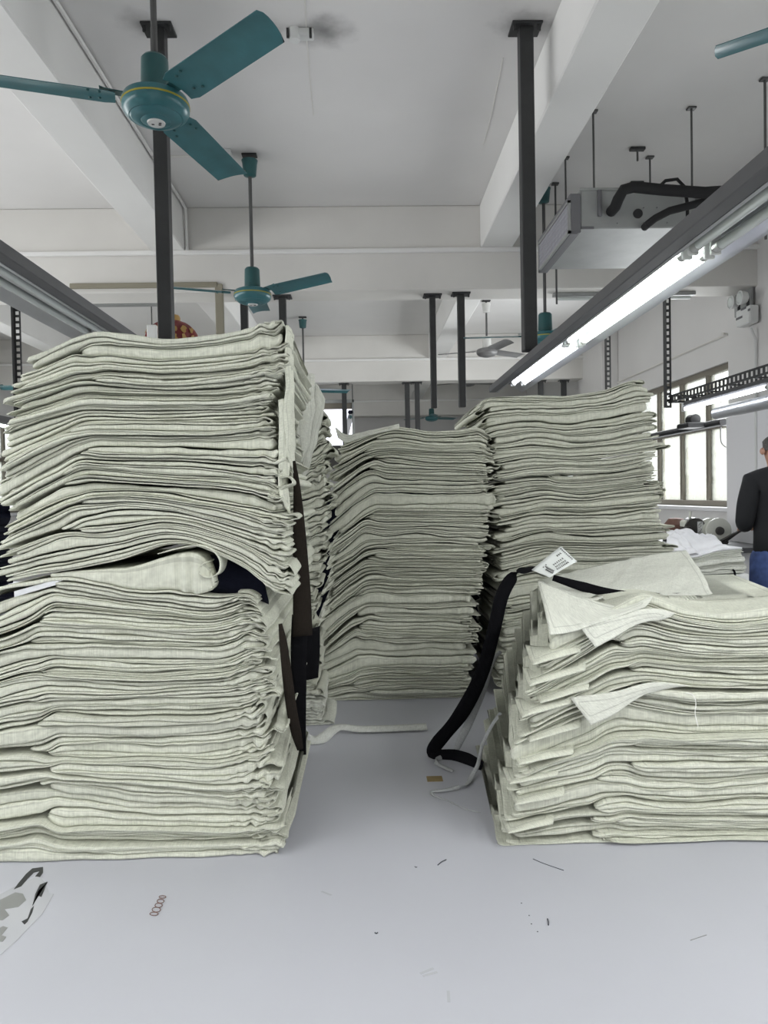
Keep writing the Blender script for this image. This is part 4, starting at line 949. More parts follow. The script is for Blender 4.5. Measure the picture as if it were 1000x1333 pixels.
# slotted angle hangers of the far rails
def slotted(p0, p1, side, label, group=None, wd=0.062, step=0.05):
    p0 = Vector(p0); p1 = Vector(p1); L = (p1 - p0).length; ax = (p1 - p0).normalized(); sd = Vector(side)
    o = thing('slotted_angle', tuple(p1 if p1.z < p0.z else p0), label, 'post', group)
    nr = ax.cross(sd).normalized(); mb = MB()
    def bar(a, b, c0, c1, th=0.003):
        q = [p0 + ax * a + sd * c0, p0 + ax * b + sd * c0, p0 + ax * b + sd * c1, p0 + ax * a + sd * c1]; mb.prism(q, nr * th)
    bar(0, L, 0, wd * 0.24); bar(0, L, wd * 0.76, wd)
    n = int(L / step)
    for i in range(n + 1): bar(i * step, min(L, i * step + step * 0.42), wd * 0.24, wd * 0.76)
    q = [p0, p0 + ax * L, p0 + ax * L + nr * wd, p0 + nr * wd]; mb.prism(q, sd * 0.003)
    mb.build('perforated_angle', 'dark_steel', o)
    return o
p = at(863, 400, 5.75); zt_ = at(868, 531, 5.75).z
slotted((p.x, 5.75, CEIL), (p.x, 5.75, zt_), (1, 0, 0), 'black slotted angle hanger holding the end of the window lamp rail')
p = at(787, 440, 7.4)
slotted((p.x, 7.4, CEIL), (p.x, 7.4, CAM_Z + 0.68), (1, 0, 0), 'black slotted angle hanger farther back, above the right rear stack')
p = at(19, 440, 6.2)
slotted((p.x, 6.2, CBZ), (p.x, 6.2, CAM_Z + 0.62), (1, 0, 0), 'slotted steel hanger at the far left, above the cloth edges', wd=0.055)
# window lamp rail: slotted tray on top, white lamp below it, foil duct beside
xw = at(870, 535, 5.75).x
t = thing('window_lamp_rail', (xw + 0.1, 3.8, CAM_Z + 0.58), 'black slotted lamp rail with lit tubes before the right window', 'lamp')
for (xo, zo, sd) in ((0.0, 0.665, (0, 0, 1)), (0.16, 0.665, (0, 0, 1))):
    mb = MB(); L = 5.75 - 1.6
    y0_ = 1.6
    mb.box((xw + xo, y0_, CAM_Z + zo), (xw + xo + 0.004, 5.75, CAM_Z + zo + 0.014)); mb.box((xw + xo, y0_, CAM_Z + zo + 0.046), (xw + xo + 0.004, 5.75, CAM_Z + zo + 0.06))
    for i in range(int(L / 0.055)): mb.box((xw + xo, y0_ + i * 0.055, CAM_Z + zo + 0.012), (xw + xo + 0.004, y0_ + i * 0.055 + 0.024, CAM_Z + zo + 0.048))
    mb.build('perforated_side', 'dark_steel', t)
mb = MB()
for i in range(14): mb.box((xw, 1.65 + i * 0.31, CAM_Z + 0.662), (xw + 0.164, 1.65 + i * 0.31 + 0.03, CAM_Z + 0.668))
mb.box((xw, 5.70, CAM_Z + 0.665), (xw + 0.40, 5.706, CAM_Z + 0.678)); mb.box((xw, 5.70, CAM_Z + 0.712), (xw + 0.40, 5.706, CAM_Z + 0.725))
for i in range(7): mb.box((xw + i * 0.06, 5.70, CAM_Z + 0.675), (xw + i * 0.06 + 0.024, 5.706, CAM_Z + 0.715))
mb.build('cross_strap', 'dark_steel', t)
MB().box((xw + 0.03, 1.6, CAM_Z + 0.615), (xw + 0.13, 5.55, CAM_Z + 0.655), 0.012).build('lamp_body', 'rail', t)
for (a, b) in rows(1.95, 3): tube_lamp(xw + 0.05, a, b, CAM_Z + 0.60, 0.013, 'tube_lit_cool', t)
d_ = MB().tube([(xw + 0.17, 1.2, CAM_Z + 0.535), (xw + 0.17, 3, CAM_Z + 0.54), (xw + 0.17, 5.3, CAM_Z + 0.535)], 0.045, 14).build('foil_duct', 'foil')
tag(d_, 'silver foil duct running beside the window lamp rail', 'duct')
for y in (2.0, 4.4): MB().box((xw + 0.165, y, CAM_Z + 0.57), (xw + 0.175, y + 0.02, CAM_Z + 0.70)).build('duct_hanger', 'rod', d_)
# fluorescent batten under the beam at the back right, unlit
p = at(720, 379, 6.1); q = at(905, 375, 6.1)
t = thing('batten_light', (p.x, 6.1, CBZ - 0.05), 'unlit batten lamp under the cross beam, right of the near post', 'lamp')
MB().box((p.x, 6.08, CBZ - 0.03), (q.x, 6.13, CBZ), 0.004).build('body', 'galv', t)
MB().tube([(p.x + 0.04, 6.1, CBZ - 0.048), (q.x - 0.04, 6.1, CBZ - 0.048)], 0.013, 10).build('tube', 'tube_off', t)
p = at(92, 382, 6.35); q = at(212, 378, 6.35)
t = thing('batten_light', (p.x, 6.35, p.z - 0.02), 'unlit batten lamp under the beam at the left, above the red lantern', 'lamp')
MB().box((p.x, 6.31, p.z - 0.01), (q.x, 6.38, CBZ + 0.0), 0.004).build('body', 'galv', t)
MB().tube([(p.x + 0.04, 6.3, p.z - 0.025), (q.x - 0.04, 6.3, p.z - 0.025)], 0.013, 10).build('tube', 'tube_off', t)

# ------------------------------------------------------------------ ducted air conditioner on rods
ax0, ax1, ay0, ay1, az0, az1 = 1.315, 2.03, 4.40, 5.20, CAM_Z + 1.555, CAM_Z + 1.79
t = thing('air_conditioner', (1.65, 4.8, az0), 'galvanised air conditioner box hung on rods under the ceiling', 'air conditioner')
body = MB().box((ax0, ay0, az0), (ax1, ay1, az1), 0.006).build('casing', 'galv', t)
MB().box((ax0 - 0.002, ay0 - 0.006, az1 - 0.012), (ax1 + 0.006, ay0 + 0.004, az1 + 0.004), 0.002).build('top_flange', 'galv', body)
MB().box((ax0 + 0.0, ay0 - 0.006, az0 - 0.004), (ax0 + 0.08, ay0 + 0.002, az0 + 0.012), 0.002).build('corner_plate', 'galv_dark', body)
MB().lathe([(0.0, -0.006), (0.028, -0.006), (0.028, 0.002)], (ax0 + 0.345, ay0 - 0.001, az0 + 0.085), 18, 'y').build('knockout_hole', 'ink', body)
mb = MB()
for (a, b) in ((0.22, 0.03), (0.38, 0.03), (0.52, 0.03), (0.38, 0.12), (0.46, 0.12), (0.16, 0.11), (0.6, 0.2), (0.6, 0.03)): mb.lathe([(0.0, -0.004), (0.004, -0.003), (0.004, 0.001)], (ax0 + a, ay0 - 0.001, az0 + b), 6, 'y')
sc_ = mb.build('screw_heads', 'galv_dark', body); sc_['kind'] = 'stuff'
MB().box((ax0 - 0.065, ay0 - 0.01, az0 - 0.025), (ax0, ay1, az1 - 0.03), 0.004).build('intake_collar', 'galv_dark', t)
fr = MB()
fr.box((1.238, 4.39, az0 - 0.028), (1.255, 5.14, az0 - 0.012)); fr.box((1.238, 4.39, az1 - 0.085), (1.255, 5.14, az1 - 0.07)); fr.box((1.238, 4.39, az0 - 0.028), (1.255, 4.405, az1 - 0.07)); fr.box((1.238, 5.125, az0 - 0.028), (1.255, 5.14, az1 - 0.07))
gf = fr.build('filter_frame', 'galv', t)
mb = MB()
for i in range(30): mb.box((1.243, 4.405 + i * 0.0245, az0 - 0.015), (1.249, 4.405 + i * 0.0245 + 0.014, az1 - 0.083))
for i in range(6): mb.box((1.242, 4.405, az0 - 0.01 + i * 0.029), (1.247, 5.125, az0 - 0.004 + i * 0.029))
gl_ = mb.build('filter_mesh', 'grille', gf); gl_['kind'] = 'stuff'
MB().box((1.252, 4.40, az0 - 0.03), (1.30, 5.13, az0 - 0.015), 0.003).build('collar_lip', 'galv_dark', t)
# the rods
for (x, y) in ((1.43, 4.50), (2.02, 4.47), (1.43, 5.12), (2.02, 5.12)):
    rr = MB().tube([(x, y, az0 + 0.05), (x, y, CEIL)], 0.0065, 8).build('hanger_rod', 'rod', t)
    MB().box((x - 0.025, y - 0.02, CEIL - 0.012), (x + 0.025, y + 0.02, CEIL), 0.002).build('anchor', 'rod', rr)
for x in (1.43, 2.02): MB().box((x - 0.012, 4.385, az0 + 0.07), (x + 0.012, 4.402, az1 - 0.01), 0.002).build('hanging_lug', 'galv_dark', t)
MB().tube([(1.500, 4.40, az0 + 0.100), (1.500, 4.33, az0 + 0.100), (1.505, 4.29, az0 + 0.130), (1.530, 4.27, az0 + 0.175), (1.590, 4.27, az0 + 0.190), (1.750, 4.24, az0 + 0.160), (1.950, 4.16, az0 + 0.110), (2.300, 4.0, az0 + 0.070), (3.300, 3.6, az0 + 0.030)], 0.032, 12).build('insulated_pipe', 'black_rubber', t)
MB().tube([(1.700, 4.40, az0 + 0.005), (1.700, 4.34, az0 + 0.005), (1.730, 4.31, az0 + 0.025), (1.800, 4.28, az0 + 0.055), (1.950, 4.2, az0 + 0.070), (2.300, 4.05, az0 + 0.030), (3.300, 3.7, az0 + -0.010)], 0.022, 12).build('insulated_pipe', 'black_rubber', t)
MB().tube([(1.76, 4.36, az0 + 0.215), (1.80, 4.33, az0 + 0.25), (1.86, 4.31, az0 + 0.25), (1.90, 4.30, az0 + 0.20), (1.915, 4.30, az0 + 0.10), (1.92, 4.31, az0 - 0.01)], 0.010, 10).build('black_cable', 'black_rubber', t)
MB().tube([(1.93, 4.39, az0 + 0.12), (1.93, 4.37, az1 - 0.04), (1.96, 4.37, az1 - 0.02), (2.0, 4.38, az1 - 0.03)], 0.006, 8).build('copper_stub', 'galv', t)
for i, (u, v, lab, full) in enumerate(((996, 112, 'thin threaded rod hanging from the ceiling at the right edge', True), (723, 245, 'thin rod by the near end of the right beam, behind the post', True))):
    d = 2.30 * F / (643 - v); p = at(u, v, d)
    o = MB().tube([(p.x, d, CEIL - (0.9 if full else 0.1)), (p.x, d, CEIL)], 0.0075, 8).build('threaded_rod', 'rod'); tag(o, lab, 'rod')
    MB().box((p.x - 0.025, d - 0.02, CEIL - 0.012), (p.x + 0.025, d + 0.02, CEIL), 0.002).build('anchor', 'rod', o)
for (u, v, lab) in ((830, 200, 'small empty ceiling bracket in front of the air conditioner'), (829, 244, 'smaller empty ceiling bracket just above the air conditioner')):
    d = 2.30 * F / (643 - v); p = at(u, v, d)
    t = thing('ceiling_bracket', (p.x, d, CEIL - 0.1), lab, 'bracket')
    MB().box((p.x - 0.05, d - 0.02, CEIL - 0.02), (p.x + 0.05, d + 0.02, CEIL), 0.003).build('plate', 'dark_steel', t)
    MB().tube([(p.x, d, CEIL - 0.09), (p.x, d, CEIL - 0.02)], 0.007, 8).build('stub', 'rod', t)

# ------------------------------------------------------------------ red lantern, far panel, emergency light
p = at(224, 443, 7.4); R = 0.25
t = thing('red_lantern', (p.x, 7.4, p.z - 0.3), 'round red lantern with gold print hanging behind the near post', 'lantern')
V = []; nr, ns = 14, 24; mb = MB()
for i in range(ns):                # ribbed gores
    prof = [(math.sin(a) * R * 0.98 + 0.02, -math.cos(a) * R * 0.76) for a in np.linspace(0.12, PI - 0.12, nr)]
vs = []; fs = []
for j, a in enumerate(np.linspace(0.15, PI - 0.15, nr)):
    for i in range(ns * 3):
        g = 1 - 0.05 * abs(math.sin(i * PI / 6)) if False else 1 - 0.035 * (1 - abs(math.sin(i / 3 * PI / 1.0 * 0.5)))
        r = (math.sin(a) * R + 0.01) * g; w_ = 2 * PI * i / (ns * 3)
        vs.append((p.x + r * math.cos(w_), 7.4 + r * math.sin(w_), p.z - math.cos(a) * R * 0.78))
K = ns * 3
for j in range(nr - 1):
    for i in range(K): fs.append((j * K + i, j * K + (i + 1) % K, (j + 1) * K + (i + 1) % K, (j + 1) * K + i))
link_mesh('silk_body', vs, fs, 'lantern_red', t, smooth=0.9)
for zc, sg in ((R * 0.77, 1), (-R * 0.77, -1)):
    MB().lathe([(0.02, -0.02), (0.085, -0.02), (0.085, 0.03), (0.075, 0.05), (0.02, 0.05)], (p.x, 7.4, p.z + zc - (0.03 if sg < 0 else 0)), 24).build('gold_collar', 'lantern_gold', t)
rg = random.Random(3)
for k in range(14):               # gold cut-out print on the silk, proud of it
    w_ = -PI / 2 + (k % 7 - 3) * 0.36; a = 1.15 + 0.42 * (k // 7) + 0.1 * rg.random(); r = math.sin(a) * R + 0.014
    c = Vector((p.x + r * math.cos(w_), 7.4 + r * math.sin(w_), p.z + math.cos(a) * R * 0.78)); n_ = Vector((math.cos(w_) * math.sin(a), math.sin(w_) * math.sin(a), math.cos(a))).normalized()
    u_ = n_.cross(Vector((0, 0, 1))).normalized(); v_ = n_.cross(u_); poly = []
    for q in range(9):
        rr = 0.030 * (0.45 + 0.9 * rg.random()); poly.append(c + u_ * rr * math.cos(q * 2 * PI / 9) + v_ * rr * 1.1 * math.sin(q * 2 * PI / 9))
    MB().prism(poly, n_ * 0.003).build('gold_print', 'lantern_gold', t)
MB().tube([(p.x, 7.4, p.z + R * 0.8), (p.x, 7.4, CEIL)], 0.004, 6).build('hanging_cord', 'rod', t)
MB().tube([(p.x, 7.4, p.z - R * 0.8), (p.x, 7.4, p.z - R * 0.8 - 0.3)], [0.012, 0.03], 10).build('tassel', 'lantern_red', t)
p = at(198, 434, 6.9)
o = MB().box((p.x - 0.04, 6.87, p.z - 0.1), (p.x + 0.045, 6.93, p.z + 0.075), 0.006).build('wall_box', 'white_plastic'); tag(o, 'small grey box in front of the red lantern', 'box')
MB().tube([(p.x, 6.9, p.z + 0.07), (p.x, 6.9, CEIL)], 0.006, 6).build('hanger', 'rod', o)

a = at(408, 521, 11.0); b = at(462, 575, 11.0)
t = thing('light_panel', ((a.x + b.x) / 2, 11.0, b.z), 'framed bright white panel seen in the gap behind the centre stack', 'panel')
MB().box((a.x, 10.97, a.z - 0.05), (b.x, 11.03, a.z), 0.006).build('top_bar', 'galv', t)
MB().box((b.x - 0.035, 10.97, b.z - 0.4), (b.x, 11.03, a.z), 0.006).build('side_bar', 'galv', t)
MB().box((a.x, 10.97, b.z - 0.4), (a.x + 0.035, 11.03, a.z), 0.006).build('side_bar', 'galv', t)
MB().box((a.x, 10.99, a.z - 0.14), (b.x, 11.02, a.z - 0.05)).build('valance', 'frame', t)
MB().box((a.x + 0.035, 11.0, b.z - 0.05), (b.x - 0.035, 11.01, a.z - 0.13)).build('lit_sheet', 'light_panel', t)
MB().box((b.x - 0.13, 10.975, b.z + 0.02), (b.x - 0.05, 10.995, a.z - 0.16), 0, Matrix.Rotation(0.25, 3, 'Y')).build('curtain_strip', 'white_cloth', t)
MB().box((a.x + 0.05, 11.0, b.z - 0.4), (b.x - 0.03, 11.02, b.z - 0.05)).build('lower_board', 'machine_dark', t)
MB().lathe([(0.0, -0.03), (0.035, -0.02), (0.04, 0.0), (0.03, 0.025), (0.0, 0.03)], (b.x - 0.055, 10.95, a.z - 0.19), 12).build('black_knob', 'navy', t)
MB().lathe([(0.0, -0.03), (0.022, -0.015), (0.022, 0.015), (0.0, 0.03)], (b.x - 0.055, 10.95, a.z - 0.26), 12).build('black_knob', 'teal_dark', t)
for x in (a.x + 0.02, b.x - 0.02): MB().tube([(x, 11.0, a.z), (x, 11.0, CBZ)], 0.01, 6).build('hanger', 'rod', t)

# emergency light on the pier
ye = 6.0
t = thing('emergency_light', (3.18, ye, at(972, 425, ye).z), 'white emergency light with twin lamp heads high on the right pier', 'lamp')
ze = at(973, 412, ye).z
MB().box((3.12, ye - 0.11, ze - 0.07), (3.20, ye + 0.11, ze + 0.07), 0.01).build('battery_box', 'white_plastic', t)
for yy in (-0.07, 0.075):
    hd = MB().lathe([(0.02, 0.07), (0.045, 0.055), (0.055, 0.01), (0.058, 0.0), (0.05, -0.004), (0.046, 0.004), (0.0, 0.012)], (3.06, ye + yy, ze + 0.135), 20, 'x').build('lamp_head', 'white_plastic', t)
    MB().lathe([(0.0, -0.006), (0.036, -0.004), (0.046, 0.004)], (3.06, ye + yy, ze + 0.135), 20, 'x').build('lens', 'tube_off', hd)
    MB().tube([(3.13, ye + yy, ze + 0.07), (3.13, ye + yy, ze + 0.135)], 0.012, 8).build('neck', 'dark_steel', t)
MB().box((3.185, ye - 0.02, ze + 0.05), (3.205, ye + 0.26, ze + 0.34), 0.004).build('bracket', 'galv', t)
mb = MB()
for (dy, dz, w_) in ((-0.06, 0.05, 0.08), (0.0, -0.01, 0.1), (-0.12, 0.02, 0.03)): mb.box((3.117, ye + dy, ze + dz), (3.121, ye + dy + w_, ze + dz + 0.018))
k_ = mb.build('label_print', 'galv_dark', t); k_['kind'] = 'stuff'
MB().tube([(3.16, ye - 0.05, ze - 0.1), (3.20, ye - 0.05, ze - 0.2), (3.20, ye - 0.05, 1.2)], 0.011, 6).build('conduit', 'white_plastic', t)

# transom rail with a black fan motor before the window, seen under the lamp rail
o = MB().tube([(3.30, 6.7, CAM_Z + 0.60), (3.30, 9.4, CAM_Z + 0.60)], 0.035, 8).build('curtain_rail', 'black_rubber')
tag(o, 'black rail running across the right window below the lamp rail', 'rail')
for y in (6.75, 9.35): MB().box((3.30, y, CAM_Z + 0.57), (3.46, y + 0.03, CAM_Z + 0.63)).build('bracket', 'dark_steel', o)
mb = MB().lathe([(0.02, -0.07), (0.05, -0.06), (0.055, 0.05), (0.02, 0.07)], (3.20, 7.1, CAM_Z + 0.66), 14, 'y').box((3.1, 7.0, CAM_Z + 0.58), (3.28, 7.25, CAM_Z + 0.63), 0.01)
mb.build('rail_clamp', 'black_rubber', o)
o = MB().tube(catmull(np.array([(3.30, 6.75, CAM_Z + 0.56), (3.28, 6.7, CAM_Z + 0.42), (3.25, 6.55, CAM_Z + 0.36), (3.215, 6.42, CAM_Z + 0.36)]), 14).tolist(), 0.006, 6).build('loose_cable', 'rod')
tag(o, 'thin loose cable drooping beside the right window', 'cable')

# ------------------------------------------------------------------ far right work area
# window bench with cone winders
t = thing('window_bench', (3.0, 6.6, 0), 'grey work bench standing below the right window', 'table')
MB().box((2.55, 5.6, 0.83), (3.2, 8.6, 0.87), 0.005).build('bench_top', 'rail', t)
for y in (5.75, 8.4):
    for x in (2.6, 3.1): MB().box((x, y, 0), (x + 0.05, y + 0.05, 0.83), 0.004).build('leg', 'rail', t)
p = at(937, 691, 6.0)
t = thing('winding_machine', (p.x, 6.1, 0.87), 'thread winding machine with a large round drum below the window', 'machine')
MB().lathe([(0.0, -0.02), (0.02, -0.02), (0.022, 0.0), (0.085, 0.0), (0.105, 0.01), (0.105, 0.03), (0.06, 0.04), (0.055, 0.14), (0.10, 0.16), (0.10, 0.20), (0.0, 0.20)], (p.x, 6.0, p.z), 26, 'y').build('drum', 'machine', t)
MB().lathe([(0.0, -0.026), (0.03, -0.024), (0.036, -0.0)], (p.x, 6.0, p.z), 18, 'y').build('drum_hub', 'machine_dark', t)
MB().lathe([(0.0, -0.1), (0.085, -0.1), (0.09, 0.0), (0.07, 0.05), (0.0, 0.05)], (p.x - 0.13, 6.25, p.z + 0.02), 20, 'y').build('motor', 'machine_dark', t)
mb = MB().box((p.x - 0.05, 6.0, 0.87), (p.x + 0.08, 6.25, p.z - 0.08), 0.01); mb.tube([(p.x - 0.02, 6.0, p.z - 0.1), (p.x + 0.15, 5.9, 1.0)], 0.012, 8); mb.tube([(p.x + 0.06, 6.0, p.z - 0.08), (p.x + 0.2, 5.95, 1.02)], 0.01, 8)
mb.build('base_frame', 'machine_dark', t)
p2 = at(907, 690, 6.2)
t = thing('sewing_head', (p2.x, 6.2, 0.87), 'pale sewing machine head behind the white cloth heap', 'machine')
MB().box((p2.x - 0.03, 6.15, 0.87), (p2.x + 0.05, 6.3, p2.z + 0.09), 0.015).build('column', 'white_plastic', t)
MB().box((p2.x - 0.12, 6.17, p2.z + 0.02), (p2.x + 0.02, 6.27, p2.z + 0.085), 0.015).build('arm', 'machine', t)
MB().lathe([(0.0, -0.02), (0.045, -0.02), (0.05, 0.0), (0.045, 0.02), (0.0, 0.02)], (p2.x - 0.10, 6.14, p2.z - 0.01), 16, 'y').build('handwheel', 'machine_dark', t)
MB().tube([(p2.x - 0.06, 6.2, p2.z + 0.08), (p2.x - 0.05, 6.2, p2.z + 0.16)], 0.012, 8).build('thread_post', 'machine', t)
p3 = at(880, 688, 6.5)
t = thing('bobbin_stand', (p3.x, 6.5, 0.87), 'rusty brown thread spool stand beside the sage right rear stack', 'spool')
MB().lathe([(0.04, 0), (0.09, 0.01), (0.10, 0.12), (0.06, 0.17), (0.0, 0.18)], (p3.x, 6.5, 0.87 + 0.03), 18).build('thread_spool', 'rust', t)
MB().lathe([(0.0, 0), (0.11, 0), (0.11, 0.03), (0.0, 0.03)], (p3.x, 6.5, 0.87), 18).build('foot', 'machine_dark', t)
p3 = at(918, 701, 5.8)
o = MB().lathe([(0.0, 0), (0.028, 0.0), (0.034, 0.02), (0.02, 0.05), (0.0, 0.06)], (p3.x, 5.8, 0.87), 12).build('thread_cone', plain('orange_thread', (0.5, 0.09, 0.03), 0.7)); tag(o, 'small orange thread cone next to the winding drum', 'thread')
# white plastic bin with a folded stack and a heap of cloth
bx0, bx1, by0, by1 = at(862, 750, 4.6).x, at(971, 750, 4.6).x, 4.6, 5.25
zb = at(920, 748, 4.6).z
t = thing('plastic_bin', ((bx0 + bx1) / 2, 4.9, 0), 'white plastic bin filled with folded cloth, left of the standing person', 'bin')
mb = MB()
for (a, b) in (((bx0, by0, 0.02), (bx1, by0 + 0.02, zb)), ((bx0, by1 - 0.02, 0.02), (bx1, by1, zb)), ((bx0, by0, 0.02), (bx0 + 0.02, by1, zb)), ((bx1 - 0.02, by0, 0.02), (bx1, by1, zb)), ((bx0, by0, 0.0), (bx1, by1, 0.03))): mb.box(a, b, 0.004)
bn = mb.build('shell', 'white_plastic', t)
mb = MB()
for (a, b) in (((bx0 - 0.015, by0 - 0.015, zb - 0.05), (bx1 + 0.015, by0 + 0.01, zb)), ((bx0 - 0.015, by1 - 0.01, zb - 0.05), (bx1 + 0.015, by1 + 0.015, zb)), ((bx0 - 0.015, by0, zb - 0.05), (bx0 + 0.01, by1, zb)), ((bx1 - 0.01, by0, zb - 0.05), (bx1 + 0.015, by1, zb))): mb.box(a, b, 0.006)
mb.build('rim', 'white_plastic', t)
ribbon('black_band', [(954, 741, 4.57), (957, 748, 4.565), (956.5, 775, 4.568), (955, 800, 4.568)], 'black', 0.014, t, side=(1, 0, 0), tk=0.004)
for i, x in enumerate(np.linspace(bx0 + 0.1, bx1 - 0.1, 5)): MB().box((x - 0.008, by0 - 0.008, 0.05), (x + 0.008, by0, zb - 0.06), 0.003).build('rib', 'white_plastic', t)
bs = Stack(4.58, [(1.0, [(850, 716), (885, 722), (905, 725), (935, 716), (967, 712), (980, 712)]), (0.5, [(850, 738), (890, 738), (930, 731), (972, 726)]), (0.0, [(850, 750), (972, 746)])], 77, depth=0.62, base=None, smooth=0.02)
bsc = bs.fill(9, 2.0, pc([(0, 862), (1, 866)]), pc([(0, 972), (0.5, 969), (1, 966)]), jit=0.006, crumple=0.3, cols=40, group='folded cloths on top of the white bin', mat=lambda q: 'white_cloth' if q > 0.82 else 'cloth_pale')
for i, o in enumerate(bsc):
    n = len(bsc) - i
    o['label'] = ('white folded cloth topmost on the white plastic bin' if n == 1 else 'folded cloth, %s from the top on the white plastic bin' % ordinal(n)); o['category'] = 'cloth'
hg = []
for (d, row) in ((4.62, [(868, 716), (890, 718), (915, 722), (935, 716), (950, 712)]), (4.7, [(868, 706), (885, 703), (902, 709), (920, 706), (938, 704)]), (4.82, [(868, 698), (884, 695), (898, 694), (914, 700), (932, 700)]),
                 (4.95, [(868, 694), (882, 692), (894, 690), (908, 697), (926, 698)]), (5.15, [(870, 702), (882, 700), (896, 699), (910, 702), (926, 704)])):
    hg.append([(u, v, d) for u, v in row])
hp = sheet('crumpled_cloth', hg, 'white_cloth', res=(40, 34), wrinkle=0.016, tk=0.006, seed=4)
tag(hp, 'heap of crumpled white cloth lying on the folded cloths in the bin', 'cloth')

# dark navy cloths at the far left, on a table of their own
p = at(4, 700, 3.2)
t = thing('side_table', (p.x - 0.7, 3.4, 0), 'grey side table at the far left, behind the tall stack', 'table')
MB().box((p.x - 1.4, 2.9, 0.80), (p.x + 0.12, 4.6, 0.84), 0.004).build('table_top', 'laminate', t)
for x in (p.x - 1.3, p.x + 0.02):
    for y in (3.0, 4.5): MB().box((x, y, 0), (x + 0.05, y + 0.05, 0.80), 0.004).build('leg', 'rail', t)
nb_ = Stack(3.2, [(1.0, [(-140, 650), (0, 655), (14, 660)]), (0.0, [(-140, 796), (14, 796)])], 51, depth=0.4, base=0.84, smooth=0.02)
nbc = nb_.fill(9, 2.0, pc([(0, -120), (1, -115)]), pc([(0, -44), (1, -46)]), jit=0.003, cols=30, mat='navy', group='navy cloths on the side table')
for i, o in enumerate(nbc): o['label'] = 'folded navy cloth, %s from the top of the dark pile at the left edge' % ordinal(len(nbc) - i)

# ------------------------------------------------------------------ the person at the right edge
px_, py_ = at(1014, 640, 5.0).x, 5.0
def skin(name, pts, edges, mat, parent, levels=2, root=0):
    me = bpy.data.meshes.new(name); o0 = ORIG[parent]
    me.from_pydata([tuple(np.array(p[:3]) - o0) for p in pts], edges, [])
    o = bpy.data.objects.new(name, me); COL.objects.link(o); o.parent = parent; ORIG[o] = o0
    m = o.modifiers.new('skin', 'SKIN'); m.use_smooth_shade = True
    sv = me.skin_vertices[0].data
    for i, p in enumerate(pts):
        sv[i].radius = p[3] if isinstance(p[3], tuple) else (p[3], p[3]); sv[i].use_root = (i == root)
    sb = o.modifiers.new('sub', 'SUBSURF'); sb.levels = levels; sb.render_levels = levels
    me.materials.append(M[mat]); return o
t = thing('person', (px_, py_, 0), 'person in a black sweater and blue jeans standing with back turned at the right edge', 'person')
B = lambda x, y, z: (px_ + x, py_ + y, z)
# the body: head, neck, trunk, arms bent forward to work, legs
pts = []; ed = []
def v(x, y, z, r): pts.append((*B(x, y, z), r)); return len(pts) - 1
pel = v(0, 0, 0.93, (0.13, 0.10)); ab = v(0, 0.005, 1.08, (0.125, 0.09)); ch = v(0, 0.0, 1.27, (0.145, 0.10)); up = v(0, 0.01, 1.40, (0.11, 0.08)); nk = v(0, 0.03, 1.475, 0.052); hb = v(0, 0.05, 1.54, 0.062); hm = v(0, 0.055, 1.60, (0.078, 0.092)); ht = v(0, 0.05, 1.655, (0.055, 0.065))
ed += [(pel, ab), (ab, ch), (ch, up), (up, nk), (nk, hb), (hb, hm), (hm, ht)]
hands = []
for s in (-1, 1):
    sh = v(s * 0.18, 0.005, 1.39, 0.058); el = v(s * 0.225, 0.02, 1.10, 0.043); wr_ = v(s * 0.085, 0.25, 1.06, 0.029); pa = v(s * 0.06, 0.33, 1.05, (0.036, 0.018))
    ed += [(up, sh), (sh, el), (el, wr_), (wr_, pa)]
    for q in range(4):
        f1 = v(s * 0.055 + (q - 1.5) * 0.018, 0.385, 1.04, 0.0085); f2 = v(s * 0.05 + (q - 1.5) * 0.017, 0.42 - abs(q - 1.4) * 0.006, 1.015, 0.0075); ed += [(pa, f1), (f1, f2)]
    th_ = v(s * 0.018, 0.335, 1.05, 0.0095); t2 = v(s * 0.002, 0.365, 1.035, 0.008); ed += [(pa, th_), (th_, t2)]
    hp_ = v(s * 0.095, 0, 0.86, 0.085); kn = v(s * 0.105, 0.02, 0.49, 0.055); an = v(s * 0.11, -0.01, 0.09, 0.038); hl = v(s * 0.115, 0.02, 0.045, 0.035); te = v(s * 0.125, 0.16, 0.03, 0.03)
    ed += [(pel, hp_), (hp_, kn), (kn, an), (an, hl), (hl, te)]
skin('body', pts, ed, 'skin', t)
# hair: close-cropped cap over the back and top of the head, set just outside the skin
vs = []; fs = []; nu, nv_ = 22, 12; hc = Vector(B(0, 0.052, 1.605))
for j in range(nv_ + 1):
    a = j / nv_ * 1.75
    for i in range(nu):
        w_ = 2 * PI * i / nu; fr = 1.0 if math.sin(w_) < 0.25 else 0.62
        aa = a * fr
        vs.append((hc.x + 0.083 * math.sin(aa) * math.cos(w_), hc.y + 0.099 * math.sin(aa) * math.sin(w_), hc.z + 0.092 * math.cos(aa)))
for j in range(nv_):
    for i in range(nu): fs.append((j * nu + i, (j + 1) * nu + i, (j + 1) * nu + (i + 1) % nu, j * nu + (i + 1) % nu))
link_mesh('hair', vs, fs, 'hair', t, smooth=1.2)
for s in (-1, 1):
    MB().lathe([(0.0, -0.012), (0.018, -0.010), (0.026, 0.0), (0.022, 0.008), (0.012, 0.002), (0.0, 0.0)], B(s * 0.082, 0.055, 1.585), 14, 'x').build('ear', 'skin', t)
    MB().lathe([(0.0, -0.011), (0.008, -0.008), (0.011, 0), (0.008, 0.008), (0, 0.011)], B(s * 0.032, 0.137, 1.60), 10, 'y').build('eye', 'white_plastic', t)
MB().prism([B(-0.012, 0.138, 1.56), B(0.012, 0.138, 1.56), B(0.006, 0.138, 1.60), B(-0.006, 0.138, 1.60)], (0, 0.02, -0.004)).build('nose', 'skin', t)
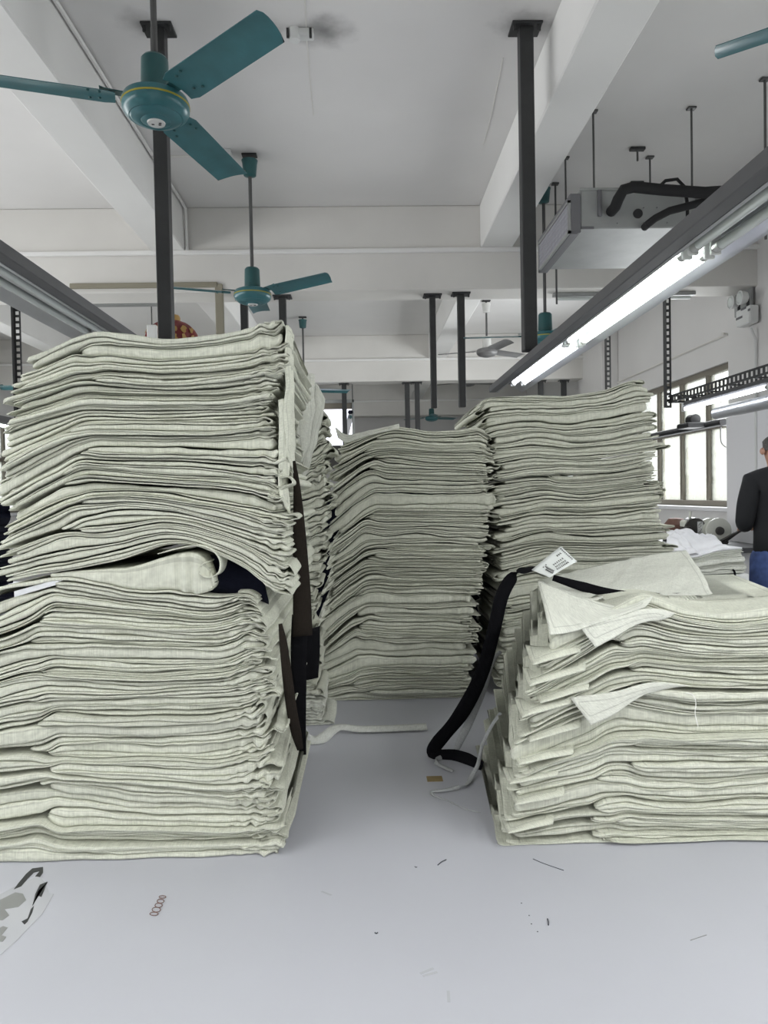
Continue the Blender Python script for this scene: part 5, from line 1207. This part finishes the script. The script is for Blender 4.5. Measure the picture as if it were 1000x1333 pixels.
MB().box(B(-0.022, 0.118, 1.530), B(0.022, 0.131, 1.538), 0.003).build('mouth', 'rust', t)
# black sweater over trunk and arms
pts = []; ed = []
a0 = v(0, 0, 0.77, (0.195, 0.15)); a1 = v(0, 0, 0.93, (0.18, 0.135)); a2 = v(0, 0.0, 1.08, (0.18, 0.125)); a3 = v(0, -0.005, 1.25, (0.195, 0.13)); a4 = v(0, 0.005, 1.395, (0.16, 0.115)); a5 = v(0, 0.028, 1.485, 0.078)
ed += [(a0, a1), (a1, a2), (a2, a3), (a3, a4), (a4, a5)]
for s in (-1, 1):
    q0 = v(s * 0.175, 0.005, 1.37, 0.086); q1 = v(s * 0.215, 0.005, 1.24, 0.074); q2 = v(s * 0.23, 0.02, 1.09, 0.064); q3 = v(s * 0.165, 0.14, 1.07, 0.056); q4 = v(s * 0.095, 0.24, 1.062, 0.044)
    ed += [(a4, q0), (q0, q1), (q1, q2), (q2, q3), (q3, q4)]
skin('sweater', pts, ed, 'sweater', t)
pts = []; ed = []
j0 = v(0, 0, 0.98, (0.17, 0.13)); j1 = v(0, 0, 0.86, (0.185, 0.14)); ed += [(j0, j1)]
for s in (-1, 1):
    k0 = v(s * 0.10, 0, 0.76, 0.115); k1 = v(s * 0.108, 0.02, 0.49, 0.078); k2 = v(s * 0.115, -0.005, 0.11, 0.065); ed += [(j1, k0), (k0, k1), (k1, k2)]
skin('jeans', pts, ed, 'jeans', t)
for s in (-1, 1):
    pts = []; ed = []
    k0 = v(s * 0.115, -0.03, 0.045, 0.045); k1 = v(s * 0.12, 0.08, 0.043, 0.043); k2 = v(s * 0.128, 0.19, 0.036, 0.036); ed += [(k0, k1), (k1, k2)]
    skin('shoe', pts, ed, 'black_rubber', t)
# wall switch box on the pier beside the person
p = at(966, 625, 5.9)
t = thing('switch_box', (3.19, 5.6, at(966, 632, 5.6).z), 'grey switch box on the pier left of the standing person', 'box')
zq = at(966, 628, 5.6).z
MB().box((3.15, 5.35, zq - 0.06), (3.205, 5.75, zq + 0.07), 0.008).build('body', 'galv', t)
for y in (5.42, 5.55, 5.68): MB().box((3.142, y, zq - 0.025), (3.152, y + 0.04, zq + 0.03), 0.003).build('switch', 'dark_steel', t)
